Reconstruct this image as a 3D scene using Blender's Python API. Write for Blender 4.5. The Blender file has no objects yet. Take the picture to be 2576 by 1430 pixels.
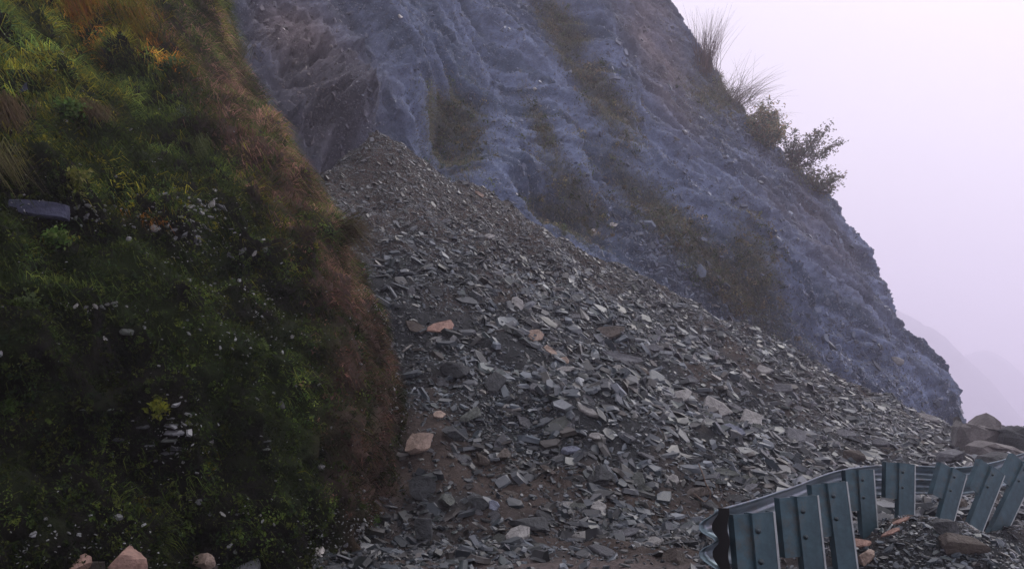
import bpy, math, random
import numpy as np
from mathutils import Vector, Matrix
from mathutils.bvhtree import BVHTree

sc = bpy.context.scene
R = np.random.default_rng(7)
random.seed(7)

# ------------------------------------------------------------------ camera
F = 2231.0                       # focal length in photo units (photo 2576 x 1430)
EYE = np.array([0.0, 0.0, 1.5])
PITCH = math.atan(285.0 / F)
cam_d = bpy.data.cameras.new('camera')
cam = bpy.data.objects.new('camera', cam_d)
sc.collection.objects.link(cam)
cam.location = EYE
cam.rotation_euler = (math.pi / 2 + PITCH, 0, 0)
cam_d.sensor_width = 36
cam_d.lens = 36 * F / 2576
cam_d.clip_start = 0.05
cam_d.clip_end = 6000
sc.camera = cam

# ------------------------------------------------------------------ sky, sun, exposure
w = bpy.data.worlds.new('World')
sc.world = w
w.use_nodes = True
nt = w.node_tree
nt.nodes.clear()
N = nt.nodes.new
SUN_EL, SUN_AZ = math.radians(46), math.radians(52)      # azimuth from +Y towards +X
out = N('ShaderNodeOutputWorld')
bg = N('ShaderNodeBackground')
sky = N('ShaderNodeTexSky')
sky.sky_type = 'NISHITA'
sky.sun_disc = False
sky.sun_elevation = SUN_EL
sky.sun_rotation = SUN_AZ
sky.dust_density = 4
sks = N('ShaderNodeVectorMath'); sks.operation = 'SCALE'; sks.inputs['Scale'].default_value = 0.08
nt.links.new(sky.outputs[0], sks.inputs[0])
tc = N('ShaderNodeTexCoord')
sep = N('ShaderNodeSeparateXYZ')
nt.links.new(tc.outputs['Generated'], sep.inputs[0])
grad = N('ShaderNodeMath'); grad.operation = 'MULTIPLY_ADD'       # z + 0.35 x : brighter up and to the right
grad.inputs[1].default_value = 0.30
nt.links.new(sep.outputs['X'], grad.inputs[0])
nt.links.new(sep.outputs['Z'], grad.inputs[2])
mr = N('ShaderNodeMapRange')
mr.inputs['From Min'].default_value = -0.1
mr.inputs['From Max'].default_value = 0.7
nt.links.new(grad.outputs[0], mr.inputs['Value'])
cr = N('ShaderNodeValToRGB')
cr.color_ramp.elements[0].position = 0.0
cr.color_ramp.elements[0].color = (0.58, 0.46, 0.60, 1)
cr.color_ramp.elements[1].position = 1.0
cr.color_ramp.elements[1].color = (1.36, 1.29, 1.34, 1)
skn = N('ShaderNodeTexNoise'); skn.inputs['Scale'].default_value = 2.2; skn.inputs['Detail'].default_value = 3
nt.links.new(tc.outputs['Generated'], skn.inputs['Vector'])
ska = N('ShaderNodeMath'); ska.operation = 'MULTIPLY_ADD'; ska.inputs[1].default_value = 0.45
skb = N('ShaderNodeMath'); skb.operation = 'ADD'; skb.inputs[1].default_value = -0.22
nt.links.new(mr.outputs[0], skb.inputs[0]); nt.links.new(skn.outputs[0], ska.inputs[0]); nt.links.new(skb.outputs[0], ska.inputs[2])
nt.links.new(ska.outputs[0], cr.inputs[0])
mx = N('ShaderNodeMix'); mx.data_type = 'RGBA'
mx.inputs[0].default_value = 0.9
nt.links.new(sks.outputs[0], mx.inputs[6])
nt.links.new(cr.outputs[0], mx.inputs[7])
nt.links.new(mx.outputs[2], bg.inputs['Color'])
bg.inputs['Strength'].default_value = 1.0
nt.links.new(bg.outputs[0], out.inputs[0])

sun_d = bpy.data.lights.new('sun', 'SUN')
sun_d.energy = 1.3
sun_d.angle = math.radians(12)
sun_d.color = (1.0, 0.96, 0.92)
sun = bpy.data.objects.new('sun', sun_d)
sc.collection.objects.link(sun)
sdir = Vector((math.sin(SUN_AZ) * math.cos(SUN_EL), math.cos(SUN_AZ) * math.cos(SUN_EL), math.sin(SUN_EL)))
sun.rotation_euler = sdir.to_track_quat('Z', 'Y').to_euler()
sun.location = (30, 20, 60)

vs = sc.view_settings
sc.display_settings.display_device = 'sRGB'
vs.view_transform = 'Standard'
vs.look = 'None'
vs.exposure = 0.0
vs.gamma = 1.0
vs.use_curve_mapping = False
sc.cycles.max_bounces = 6
sc.cycles.volume_bounces = 3
sc.cycles.transparent_max_bounces = 8

# ------------------------------------------------------------------ camera helpers
CP, SP = math.cos(PITCH), math.sin(PITCH)


def ray(U, V):
    a = (U - 1288.0) / F
    b = (715.0 - V) / F
    return np.array([a, CP - b * SP, SP + b * CP])


def W(U, V, D):
    """the point seen at (U, V) at the distance D along +Y"""
    r = ray(U, V)
    return EYE + r * (D / r[1])


def proj(P):
    q = P - EYE
    f = q[..., 1] * CP + q[..., 2] * SP
    u = -q[..., 1] * SP + q[..., 2] * CP
    f = np.maximum(f, 1e-3)
    return 1288 + q[..., 0] / f * F, 715 - u / f * F


def blob(U, V, cu, cv, ru, rv, ang=0.0, p=2.0):
    a = math.radians(ang)
    du, dv = U - cu, V - cv
    x = (du * math.cos(a) + dv * math.sin(a)) / ru
    y = (-du * math.sin(a) + dv * math.cos(a)) / rv
    return np.exp(-((x * x + y * y) ** (p / 2)))


# ------------------------------------------------------------------ noise
def _hash(ix, iy, iz, seed):
    h = (ix * 374761393 + iy * 668265263 + iz * 2147483647 + seed * 1274126177) & 0xFFFFFFFF
    h = ((h ^ (h >> 13)) * 1274126177) & 0xFFFFFFFF
    h = (h ^ (h >> 16)) & 0xFFFFFFFF
    return h.astype(np.float64) / 4294967295.0


def vnoise(P, seed=0):
    P = np.asarray(P, dtype=np.float64)
    i = np.floor(P).astype(np.int64)
    f = P - i
    f = f * f * f * (f * (f * 6 - 15) + 10)
    r = 0
    for dx in (0, 1):
        wx = f[..., 0] if dx else 1 - f[..., 0]
        for dy in (0, 1):
            wy = f[..., 1] if dy else 1 - f[..., 1]
            for dz in (0, 1):
                wz = f[..., 2] if dz else 1 - f[..., 2]
                r = r + wx * wy * wz * _hash(i[..., 0] + dx, i[..., 1] + dy, i[..., 2] + dz, seed)
    return r * 2 - 1


def fbm(P, octv=4, seed=0, gain=0.5, lac=2.03):
    P = np.asarray(P, dtype=np.float64)
    a, t, s = 1.0, 0.0, 0.0
    for o in range(octv):
        t = t + a * vnoise(P * lac ** o + 17.3 * o, seed + o)
        s += a
        a *= gain
    return t / s


def ridged(P, octv=4, seed=0):
    P = np.asarray(P, dtype=np.float64)
    a, t, s = 1.0, 0.0, 0.0
    for o in range(octv):
        t = t + a * (1 - 2 * np.abs(vnoise(P * 2.03 ** o + 9.1 * o, seed + o)))
        s += a
        a *= 0.5
    return t / s


def facets(P, seed, tilt=0.9):
    """broken rock : every Voronoi cell a tilted facet with its own height"""
    P = np.asarray(P, float)
    sh = P.shape[:-1]
    Q = P.reshape(-1, 3)
    i0 = np.floor(Q).astype(np.int64)
    best = np.full(len(Q), 1e9); val = np.zeros(len(Q))
    for dx in (-1, 0, 1):
        for dy in (-1, 0, 1):
            for dz in (-1, 0, 1):
                i = i0 + np.array([dx, dy, dz])
                a = [_hash(i[:, 0], i[:, 1], i[:, 2], seed + k) for k in range(3)]
                c = i + np.stack(a, -1)
                d = Q - c
                dd = (d * d).sum(1)
                m = dd < best
                if m.any():
                    best = np.where(m, dd, best)
                    g = np.stack([(a[1] * 7.3) % 1 - 0.5, (a[2] * 5.9) % 1 - 0.5, (a[0] * 9.7) % 1 - 0.5], -1)
                    val = np.where(m, ((a[0] * 3.7) % 1) - 0.5 + (d * g).sum(1) * 2 * tilt, val)
    return val.reshape(sh)


def smooth(e0, e1, x):
    t = np.clip((x - e0) / (e1 - e0), 0, 1)
    return t * t * (3 - 2 * t)


# ------------------------------------------------------------------ materials
def srgb(r, g, b):
    f = lambda c: (c / 255 / 12.92) if c / 255 <= 0.04045 else ((c / 255 + 0.055) / 1.055) ** 2.4
    return (f(r), f(g), f(b))


def material(name, rough=0.8, spec=0.3, metallic=0.0, color=None, attr=False,
             noise=(), bump=(), tint=(0.75, 1.25)):
    """procedural material: attribute or plain colour times layered noise, layered bump"""
    m = bpy.data.materials.new(name)
    m.use_nodes = True
    t = m.node_tree
    t.nodes.clear()
    n = t.nodes.new
    o = n('ShaderNodeOutputMaterial')
    b = n('ShaderNodeBsdfPrincipled')
    t.links.new(b.outputs[0], o.inputs[0])
    b.inputs['Roughness'].default_value = rough
    b.inputs['Specular IOR Level'].default_value = spec
    b.inputs['Metallic'].default_value = metallic
    geo = n('ShaderNodeNewGeometry')
    co = n('ShaderNodeTexCoord')
    if attr:
        a = n('ShaderNodeAttribute'); a.attribute_name = 'col'
        cur = a.outputs['Color']
    else:
        rgb = n('ShaderNodeRGB'); rgb.outputs[0].default_value = (*color, 1)
        cur = rgb.outputs[0]
    for (scale, lo, hi) in noise:
        x = n('ShaderNodeTexNoise'); x.inputs['Scale'].default_value = scale
        x.inputs['Detail'].default_value = 5; x.inputs['Roughness'].default_value = 0.65
        t.links.new(geo.outputs['Position'] if attr else co.outputs['Object'], x.inputs['Vector'])
        r = n('ShaderNodeMapRange')
        r.inputs['From Min'].default_value = 0.3; r.inputs['From Max'].default_value = 0.7
        r.inputs['To Min'].default_value = lo; r.inputs['To Max'].default_value = hi
        t.links.new(x.outputs[0], r.inputs[0])
        v = n('ShaderNodeVectorMath'); v.operation = 'SCALE'
        t.links.new(cur, v.inputs[0]); t.links.new(r.outputs[0], v.inputs['Scale'])
        cur = v.outputs[0]
    t.links.new(cur, b.inputs['Base Color'])
    last = None
    for (scale, strength, dist) in bump:
        x = n('ShaderNodeTexNoise'); x.inputs['Scale'].default_value = scale
        x.inputs['Detail'].default_value = 6; x.inputs['Roughness'].default_value = 0.7
        t.links.new(geo.outputs['Position'] if attr else co.outputs['Object'], x.inputs['Vector'])
        bp = n('ShaderNodeBump'); bp.inputs['Strength'].default_value = strength
        bp.inputs['Distance'].default_value = dist
        t.links.new(x.outputs[0], bp.inputs['Height'])
        if last is not None:
            t.links.new(last, bp.inputs['Normal'])
        last = bp.outputs[0]
    if last is not None:
        t.links.new(last, b.inputs['Normal'])
    return m


M = {
    'cliff': material('cliff_rock', 0.85, 0.25, attr=True, noise=((0.7, 0.75, 1.25), (5, 0.75, 1.25)), bump=((4, 0.7, 0.12), (14, 0.8, 0.05))),
    'bank': material('bank_soil', 0.95, 0.1, attr=True, noise=((3, 0.6, 1.4),), bump=((6, 0.8, 0.1), (30, 0.7, 0.02))),
    'ground': material('rubble_soil', 0.9, 0.2, attr=True, noise=((1.2, 0.8, 1.2), (18, 0.6, 1.4)), bump=((9, 0.9, 0.06), (45, 0.9, 0.015))),
    'shale': material('shale', 0.42, 0.6, attr=True, noise=((25, 0.8, 1.2),), bump=((40, 0.5, 0.008),)),
    'leaf': material('leaf', 0.75, 0.07, attr=True),
    'hill': material('far_hill', 0.95, 0.1, color=(0.12, 0.13, 0.14), noise=((0.05, 0.6, 1.4),)),
    'steel': material('galvanised_steel', 0.5, 0.5, 0.35, color=(0.040, 0.080, 0.102), noise=((3, 0.6, 1.3), (14, 0.7, 1.25)), bump=((60, 0.15, 0.002),)),
    'beam': material('beam_steel', 0.3, 0.5, 0.75, color=(0.13, 0.185, 0.215), noise=((2.5, 0.6, 1.25), (20, 0.8, 1.15)), bump=((40, 0.15, 0.002),)),
    'edge': material('lit_edge_steel', 0.4, 0.5, 0.3, color=(0.32, 0.36, 0.38), noise=((9, 0.7, 1.2),)),  # paler steel, paints the light caught on the flange edges
    'black': material('flat_black', 0.7, 0.3, color=(0.006, 0.006, 0.007)),
    'bolt': material('dark_bolt', 0.5, 0.5, 0.6, color=(0.05, 0.07, 0.08)),
    'wood': material('wet_wood', 0.7, 0.3, color=(0.09, 0.065, 0.05), noise=((12, 0.6, 1.4),)),
}


def make_translucent(m, fac=0.35):
    t = m.node_tree
    b = next(x for x in t.nodes if x.type == 'BSDF_PRINCIPLED'); o = next(x for x in t.nodes if x.type == 'OUTPUT_MATERIAL')
    tr = t.nodes.new('ShaderNodeBsdfTranslucent'); mx_ = t.nodes.new('ShaderNodeMixShader'); mx_.inputs[0].default_value = fac
    src = b.inputs['Base Color'].links[0].from_socket
    t.links.new(src, tr.inputs['Color'])
    t.links.new(b.outputs[0], mx_.inputs[1]); t.links.new(tr.outputs[0], mx_.inputs[2]); t.links.new(mx_.outputs[0], o.inputs['Surface'])


make_translucent(M['leaf'])
M['far_leaf'] = material('far_leaf', 0.8, 0.05, attr=True)
make_translucent(M['far_leaf'], 0.6)


def add_dirt(m, colr, scale, lo, hi):
    """patches of dried mud and rust over a metal"""
    t = m.node_tree
    b = next(x for x in t.nodes if x.type == 'BSDF_PRINCIPLED')
    src = b.inputs['Base Color'].links[0].from_socket
    co = t.nodes.new('ShaderNodeTexCoord'); x = t.nodes.new('ShaderNodeTexNoise')
    x.inputs['Scale'].default_value = scale; x.inputs['Detail'].default_value = 8; x.inputs['Roughness'].default_value = 0.7
    t.links.new(co.outputs['Object'], x.inputs['Vector'])
    r = t.nodes.new('ShaderNodeMapRange'); r.inputs['From Min'].default_value = lo; r.inputs['From Max'].default_value = hi
    t.links.new(x.outputs[0], r.inputs[0])
    k = t.nodes.new('ShaderNodeMix'); k.data_type = 'RGBA'
    t.links.new(r.outputs[0], k.inputs[0]); t.links.new(src, k.inputs[6]); k.inputs[7].default_value = (*colr, 1)
    t.links.new(k.outputs[2], b.inputs['Base Color'])
    k2 = t.nodes.new('ShaderNodeMath'); k2.operation = 'MULTIPLY_ADD'; k2.inputs[1].default_value = -b.inputs['Metallic'].default_value; k2.inputs[2].default_value = b.inputs['Metallic'].default_value
    t.links.new(r.outputs[0], k2.inputs[0]); t.links.new(k2.outputs[0], b.inputs['Metallic'])


add_dirt(M['steel'], (0.060, 0.056, 0.048), 5.5, 0.57, 0.75)
add_dirt(M['beam'], (0.09, 0.07, 0.058), 4.0, 0.52, 0.7)


def stone_mat(name, c, rough=0.7):
    return material(name, rough, 0.35, color=c, noise=((2.2, 0.7, 1.25), (16, 0.8, 1.2)), bump=((4, 0.9, 0.07), (18, 0.9, 0.02)))


# ------------------------------------------------------------------ mesh helpers
def link_mesh(name, V, loops, starts, totals, col=None, mat=None, smooth_=False, parent=None):
    me = bpy.data.meshes.new(name)
    me.vertices.add(len(V))
    me.vertices.foreach_set('co', np.ascontiguousarray(V, dtype=np.float32).ravel())
    me.loops.add(len(loops))
    me.loops.foreach_set('vertex_index', np.ascontiguousarray(loops, dtype=np.int32))
    me.polygons.add(len(starts))
    me.polygons.foreach_set('loop_start', np.ascontiguousarray(starts, dtype=np.int32))
    me.polygons.foreach_set('loop_total', np.ascontiguousarray(totals, dtype=np.int32))
    me.polygons.foreach_set('use_smooth', np.full(len(starts), smooth_))
    if col is not None:
        a = me.attributes.new('col', 'FLOAT_COLOR', 'POINT')
        c = np.ones((len(V), 4), dtype=np.float32)
        c[:, :3] = np.clip(col, 0, 1)
        a.data.foreach_set('color', c.ravel())
    me.update(calc_edges=True)
    me.validate()
    if mat:
        me.materials.append(mat)
    o = bpy.data.objects.new(name, me)
    sc.collection.objects.link(o)
    if parent:
        o.parent = parent
    return o


def py_mesh(name, verts, faces, mat, parent=None, smooth_=False):
    me = bpy.data.meshes.new(name)
    me.from_pydata([tuple(v) for v in verts], [], faces)
    me.polygons.foreach_set('use_smooth', [smooth_] * len(me.polygons))
    me.materials.append(mat)
    me.update()
    o = bpy.data.objects.new(name, me)
    sc.collection.objects.link(o)
    if parent:
        o.parent = parent
    return o


def tag(o, label=None, cat=None, group=None, kind=None):
    if label: o['label'] = label
    if cat:
        o['category'] = cat
        o['kind'] = kind or 'thing'
    if group: o['group'] = group
    if kind: o['kind'] = kind
    return o


def empty(name, loc):
    o = bpy.data.objects.new(name, None)
    o.empty_display_size = 0.2
    sc.collection.objects.link(o)
    o.location = loc
    return o


def grid_mesh(name, P, col, mat, wrap=False, smooth_=True):
    """P (n, m, 3)"""
    n, m = P.shape[:2]
    idx = np.arange(n * m).reshape(n, m)
    if wrap:
        idx = np.concatenate([idx, idx[:1]], 0)
    a, b, c, d = idx[:-1, :-1], idx[1:, :-1], idx[1:, 1:], idx[:-1, 1:]
    q = np.stack([a, b, c, d], -1).reshape(-1, 4)
    return link_mesh(name, P.reshape(-1, 3), q.ravel(), np.arange(len(q)) * 4, np.full(len(q), 4),
                     col.reshape(-1, 3), mat, smooth_), q


def interp(tab, x, k):
    t = np.array(tab)
    o = np.argsort(t[:, 0])
    return np.interp(x, t[o, 0], t[o, k])


# ------------------------------------------------------------------ ground with the landslide cone (one sheet)
APEX = W(935, 372, 21.5)
REND = np.array([17.5, 35.0, 0.1])
RD = (REND - APEX)[:2]
RL = np.linalg.norm(RD)
RD = RD / RL
RN = np.array([RD[1], -RD[0]])                      # towards the camera and the right

RAIL = [(1850, 1284, 4.7), (1942, 1257, 5.5), (2037, 1223, 6.5), (2111, 1191, 7.6), (2159, 1178, 8.4), (2220, 1171, 9.1),
        (2280, 1169, 9.7), (2348, 1172, 10.1), (2430, 1178, 10.3), (2490, 1170, 10.5), (2576, 1149, 10.9), (2700, 1125, 11.6), (2900, 1105, 12.8)]
RAILP = np.array([W(*r) for r in RAIL])
EDGE = np.array([(0.3, -2.0), (0.75, 3.0), *[tuple(p[:2]) for p in RAILP], (11.5, 15.0), (15.5, 21), (19.5, 30), (24, 42), (30, 70), (20, 120), (-10, 200)])


def edge_dist(x, y):
    """signed distance to the outer road edge, positive on the valley side; also arc position"""
    best = np.full(x.shape, 1e9); sgn = np.zeros(x.shape); arc = np.zeros(x.shape); acc = 0
    for a, b in zip(EDGE[:-1], EDGE[1:]):
        d = b - a; L = np.hypot(*d)
        t = np.clip(((x - a[0]) * d[0] + (y - a[1]) * d[1]) / L ** 2, 0, 1)
        px, py = a[0] + t * d[0], a[1] + t * d[1]
        dd = np.hypot(x - px, y - py)
        s = (x - a[0]) * d[1] - (y - a[1]) * d[0]
        m = dd < best
        best = np.where(m, dd, best); sgn = np.where(m, np.sign(s), sgn); arc = np.where(m, acc + t * L, arc)
        acc += L
    return best * sgn, arc


def H(x, y, fine=True):
    p = np.stack([x, y, np.zeros_like(x)], -1)
    ax, ay = x - APEX[0], y - APEX[1]
    t = ax * RD[0] + ay * RD[1]
    d = ax * RN[0] + ay * RN[1]
    tc_ = np.clip(t, 0, RL)
    dist = np.sqrt(np.maximum(0, (t - tc_)) ** 2 + np.minimum(t, 0) ** 2 + d ** 2)
    zr = APEX[2] + (REND[2] - APEX[2]) * (tc_ / RL)
    # profile : steep near the crest, flatter toe
    k = dist / np.maximum(zr * 1.10 + 0.7, 0.6)
    prof = np.where(k < 1.35, np.maximum(1 - k / 1.35, 0) ** 1.22, 0)
    prof = np.where(d < 0, prof + (np.maximum(prof, 1 - 0.1 * np.abs(d)) - prof) * smooth(-0.3, 1.2, t), prof)
    # round the crest into a soft shoulder, keep it under the cliff behind
    pile = zr * prof
    lump = 0.45 * fbm(p * 0.35, 3, 3) + 0.34 * fbm(p * 0.95, 3, 5)
    h = pile + lump * smooth(0.0, 1.2, pile) + 0.10 * fbm(p * 0.9, 3, 8)
    h = h + 0.10 * smooth(9, 12, y) * (1 - smooth(14, 24, y)) - 0.12 * smooth(0, -1.5, x) * (1 - smooth(10.5, 12.5, y))
    q, arc = edge_dist(x, y)
    near = smooth(2, 5, y) * (1 - smooth(20, 60, y))
    # gravel heap on the shoulder outside the barrier
    h = h + 0.42 * np.exp(-((x - 3.75) / 0.8) ** 2 - ((y - 8.0) / 1.2) ** 2) - 0.15 * np.exp(-((x - 1.9) / 0.9) ** 2 - ((y - 5.6) / 1.6) ** 2)
    q0 = np.interp(arc, [0, 5, 9, 11.5, 13, 16, 40], [0.8, 1.2, 1.5, 1.0, 0.25, 0.3, 0.6])
    dq = np.maximum(0, q - q0)
    h = h - (0.85 * dq + 0.02 * dq ** 1.2) * 1.0 + 0.25 * fbm(p * 0.7, 3, 11) * smooth(0, 2, dq)
    h = np.maximum(h, -70 + 3 * fbm(p * 0.02, 3, 12))
    if fine:
        h = h + 0.13 * fbm(p * 1.9, 3, 20) * smooth(7.5, 10, y) + 0.05 * fbm(p * 3.2, 3, 21) + 0.03 * fbm(p * 9, 2, 22)
    return h


ang = np.concatenate([np.linspace(-180, -52, 40)[:-1], np.linspace(-52, 46, 620), np.linspace(46, 180, 40)[1:-1]])
rr = np.concatenate([np.geomspace(0.6, 60, 560), np.geomspace(60, 290, 30)[1:]])
A, RR = np.meshgrid(np.radians(ang), rr, indexing='ij')
gx, gy = np.sin(A) * RR, np.cos(A) * RR
gz = H(gx, gy)
GP = np.stack([gx, gy, gz], -1)
gn = fbm(GP * 0.8, 4, 31)
gn2 = fbm(GP * 0.25, 3, 33)
brown = np.array([0.050, 0.039, 0.034])
slate = np.array([0.018, 0.021, 0.024])
mixf = smooth(-0.25, 0.35, gn + 1.2 * smooth(3.5, 6.5, gz) - 0.2 + 0.5 * np.exp(-((gy - 9) / 2) ** 2) * (gx > -1.5))[..., None]
gcol = slate * (1 - mixf) + brown * mixf
qd, _ = edge_dist(gx, gy)
dirt = np.exp(-((gy - 7.9) / 0.8) ** 4 - ((gx - 0.75) / 1.5) ** 4)[..., None]
gcol = gcol * (1 - dirt) + np.array([0.105, 0.088, 0.085]) * dirt
sl = smooth(1.6, 2.8, qd)[..., None] * (gy < 60)[..., None]
gcol = gcol * (1 - sl) + np.array([0.10, 0.078, 0.075]) * sl
ground, gq = grid_mesh('ground', GP, gcol, M['ground'], wrap=True)
tag(ground, kind='structure')

# ------------------------------------------------------------------ left bank
BSIL = [(1040, 1330, 10.7), (1020, 1300, 10.9), (1003, 1150, 11.1), (1000, 900, 11.6), (960, 740, 12.3), (895, 600, 13.2),
        (840, 430, 14.5), (705, 230, 16.4), (588, 0, 18.6), (520, -150, 20.3), (430, -420, 23.5)]
BC = np.array([W(*b) for b in BSIL])
BC[0, 2] = -0.6
BC[0, :2] = BC[1, :2]
foot = np.array([(-14, 1.0), (-7, 4.2), (-4.5, 5.8), (-3.2, 6.9), (-2.3, 7.9), (-1.78, 9.2), (-1.45, 10.4), (-1.42, 10.9), (-1.7, 11.8), (-2.7, 13.2), (-5, 14.8), (-12, 17)])
# resample the foot with smooth corners
fs = np.concatenate([[0], np.cumsum(np.hypot(*np.diff(foot, axis=0).T))])
s_corner = fs[7]
ns, nz = 620, 460
ss = np.linspace(fs[1], fs[-1], ns)
fine = np.linspace(0, fs[-1], 2000)
fx, fy = np.interp(fine, fs, foot[:, 0]), np.interp(fine, fs, foot[:, 1])
ker = np.hanning(121); ker /= ker.sum()
fxs = np.convolve(np.pad(fx, 60, 'edge'), ker, 'valid')
fys = np.convolve(np.pad(fy, 60, 'edge'), ker, 'valid')
bx, by = np.interp(ss, fine, fxs), np.interp(ss, fine, fys)
zz = np.linspace(-0.6, 15.0, nz)
cx = np.interp(zz, BC[:, 2], BC[:, 0]); cy = np.interp(zz, BC[:, 2], BC[:, 1])
S, Z = np.meshgrid(np.arange(ns), zz, indexing='ij')
PX = bx[S] + (cx - BC[1, 0])[None, :]
PY = by[S] + (cy - BC[1, 1])[None, :]
BP = np.stack([PX, PY, Z], -1)


def grid_normals(P):
    du = np.gradient(P, axis=0); dv = np.gradient(P, axis=1)
    n = np.cross(du, dv)
    return n / np.maximum(np.linalg.norm(n, axis=-1, keepdims=True), 1e-9)


BN = grid_normals(BP)
if BN[ns // 3, nz // 3] @ np.array([0.5, -1, 0.3]) < 0:
    BN = -BN
stretch = np.array([1.0, 1.0, 0.8])
disp = 0.42 * fbm(BP * 0.45 * stretch, 3, 41) + 0.30 * ridged(BP * 0.9 * stretch + 4, 3, 43) + 0.24 * fbm(BP * 2.6, 3, 45) + 0.045 * fbm(BP * 8, 2, 47)
ub = (ss - s_corner)[:, None] + 0.8 * BP[..., 2] + 0.5 * fbm(BP * 0.5, 2, 44)
rb = ridged(np.stack([ub * 0.75, BP[..., 2] * 0.14, 0 * ub], -1), 3, 46)
rb2 = ridged(np.stack([ub * 2.6, BP[..., 2] * 0.4, 0 * ub + 3], -1), 2, 48)
upz = smooth(1.0, 4.0, BP[..., 2])
disp = disp + 0.34 * rb * (0.3 + 0.7 * upz) + 0.10 * rb2 * upz
cw = np.exp(-((ss - s_corner) / 1.2) ** 2)[:, None]
disp = disp * (1 - 0.55 * cw) - (-0.08 + 0.55 * smooth(1.0, 5, BP[..., 2])) * cw
BU, BV = proj(BP)
# hollows and ledges the photo shows: the stone band, the dark recess under it
disp = disp - 0.30 * blob(BU, BV, 330, 640, 330, 26, 8) + 0.16 * blob(BU, BV, 100, 530, 110, 28)
disp = disp - 0.35 * blob(BU, BV, 560, 150, 60, 110, -35)
BPd = BP + BN * disp[..., None]
sag = fbm(BP * 1.5, 2, 49) + 0.6 * fbm(BP * 3.1, 2, 50)
BPd = BPd + BN * (0.16 * sag)[..., None]
BPd[..., 2] -= 0.20 * np.maximum(sag, -0.2) * smooth(0.2, 1.2, BP[..., 2])
BU, BV = proj(BPd)


def bank_zone(U, V, P, seed=0):
    """weights of the plant cover : green, yellow, orange, straw (red-brown), bare"""
    n1 = fbm(P * 0.8, 3, 51); n2 = fbm(P * 2.2, 3, 53)
    # silhouette side band of red-brown straw
    us = np.interp(V, [0, 230, 430, 600, 740, 900, 1150, 1300], [585, 700, 812, 868, 940, 990, 1000, 1020])
    off = us - U
    off = off - 45 * smooth(600, 200, V)
    straw = smooth(-10, 40, off + 20) * (1 - smooth(90, 210, off + 80 * n1))
    straw = np.maximum(straw, 0.9 * blob(U, V, 480, 110, 40, 170, -38, 3))
    straw = np.maximum(straw * (0.45 + 0.55 * smooth(0, 300, V)), 0.95 * blob(U, V, 570, 250, 75, 60, 20))
    straw = np.maximum(straw, 0.8 * blob(U, V, 420, 70, 40, 90, -45))
    straw = np.maximum(straw, 0.7 * blob(U, V, 900, 900, 90, 200, -10))
    straw = np.maximum(straw, 0.9 * blob(U, V, 760, 430, 60, 200, -33))
    straw = np.clip(straw * (0.62 + 0.9 * n2), 0, 1)
    orange = np.maximum(1.0 * blob(U, V, 215, 70, 28, 75, -25), 1.0 * blob(U, V, 400, 130, 22, 60, -42))
    orange = np.maximum(orange, 0.8 * blob(U, V, 385, 565, 60, 18, 12))
    yellow = np.maximum(1.2 * blob(U, V, 320, 70, 45, 90, -42), 1.1 * blob(U, V, 190, 20, 130, 60))
    yellow = np.maximum(yellow, 0.9 * blob(U, V, 60, 140, 90, 200, -20) * (n1 > -0.1))
    yellow = np.maximum(yellow, 0.55 * smooth(900, 0, V) * (n1 > 0.05))
    yellow = np.maximum(yellow, 0.5 * blob(U, V, 700, 560, 60, 160, -25))
    yellow = np.maximum(yellow, 0.15 * (n2 > 0.3))
    return straw, np.clip(orange, 0, 1), np.clip(yellow, 0, 1)


st, orr, ye = bank_zone(BU, BV, BPd)
soil = np.array([0.006, 0.0055, 0.004]); strawc = np.array([0.085, 0.056, 0.046]); moss = np.array([0.014, 0.022, 0.006])
mo = smooth(-0.1, 0.4, fbm(BPd * 1.5, 3, 57))[..., None]
bcol = soil * (1 - mo) + moss * mo
bcol = bcol * (1 - st[..., None]) + strawc * st[..., None]
bank, bq = grid_mesh('hillside', BPd, bcol, M['bank'])
tag(bank, kind='structure')

# ------------------------------------------------------------------ the tall cliff behind
CSIL = [(2470, 1190), (2440, 1120), (2422, 1050), (2392, 972), (2325, 885), (2275, 792), (2222, 700), (2172, 600), (2092, 492),
        (1985, 415), (1885, 318), (1795, 205), (1745, 135), (1700, 70), (1668, 0), (1650, -60), (1560, -300), (1400, -700)]
CC = []
for (u, v) in CSIL:
    D = 42.0
    for _ in range(4):
        D = 42.0 + 0.33 * max(0, W(u, v, D)[2])
    CC.append(W(u, v, D))
CC = np.array(CC)
CC[0, 2] = -3.5
cz = np.concatenate([np.linspace(-3, 30, 430), np.linspace(30, 42, 40)[1:]])
ccx = np.interp(cz, CC[:, 2], CC[:, 0]); ccy = np.interp(cz, CC[:, 2], CC[:, 1])
lx = -4.0 - 0.1 * cz; ly = 17.6 + 0.86 * cz
# parameter a : 0 at the far left, 1 at the corner, >1 round the back
la = np.concatenate([np.linspace(-0.75, 1, 560), 1 + np.geomspace(0.002, 1.2, 70)])
Aa, Zi = np.meshgrid(la, np.arange(len(cz)), indexing='ij')
dx, dy = (ccx - lx)[Zi], (ccy - ly)[Zi]
fx_ = np.minimum(Aa, 1)
back = np.maximum(Aa - 1, 0)
CX = lx[Zi] + dx * fx_ + back * (-6) * 1.0 - 14 * back ** 2
CY = ly[Zi] + dy * fx_ + back * 38
# roll the corner
rc = np.exp(-((Aa - 1) / 0.045) ** 2)
CPn = np.stack([CX, CY, cz[Zi]], -1)
nrm0 = np.array([0.70, -0.68, 0.0])
CPn = CPn - rc[..., None] * 0.25 * nrm0
CN = grid_normals(CPn)
if CN[200, 200] @ np.array([0.6, -0.7, 0.4]) < 0:
    CN = -CN
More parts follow.
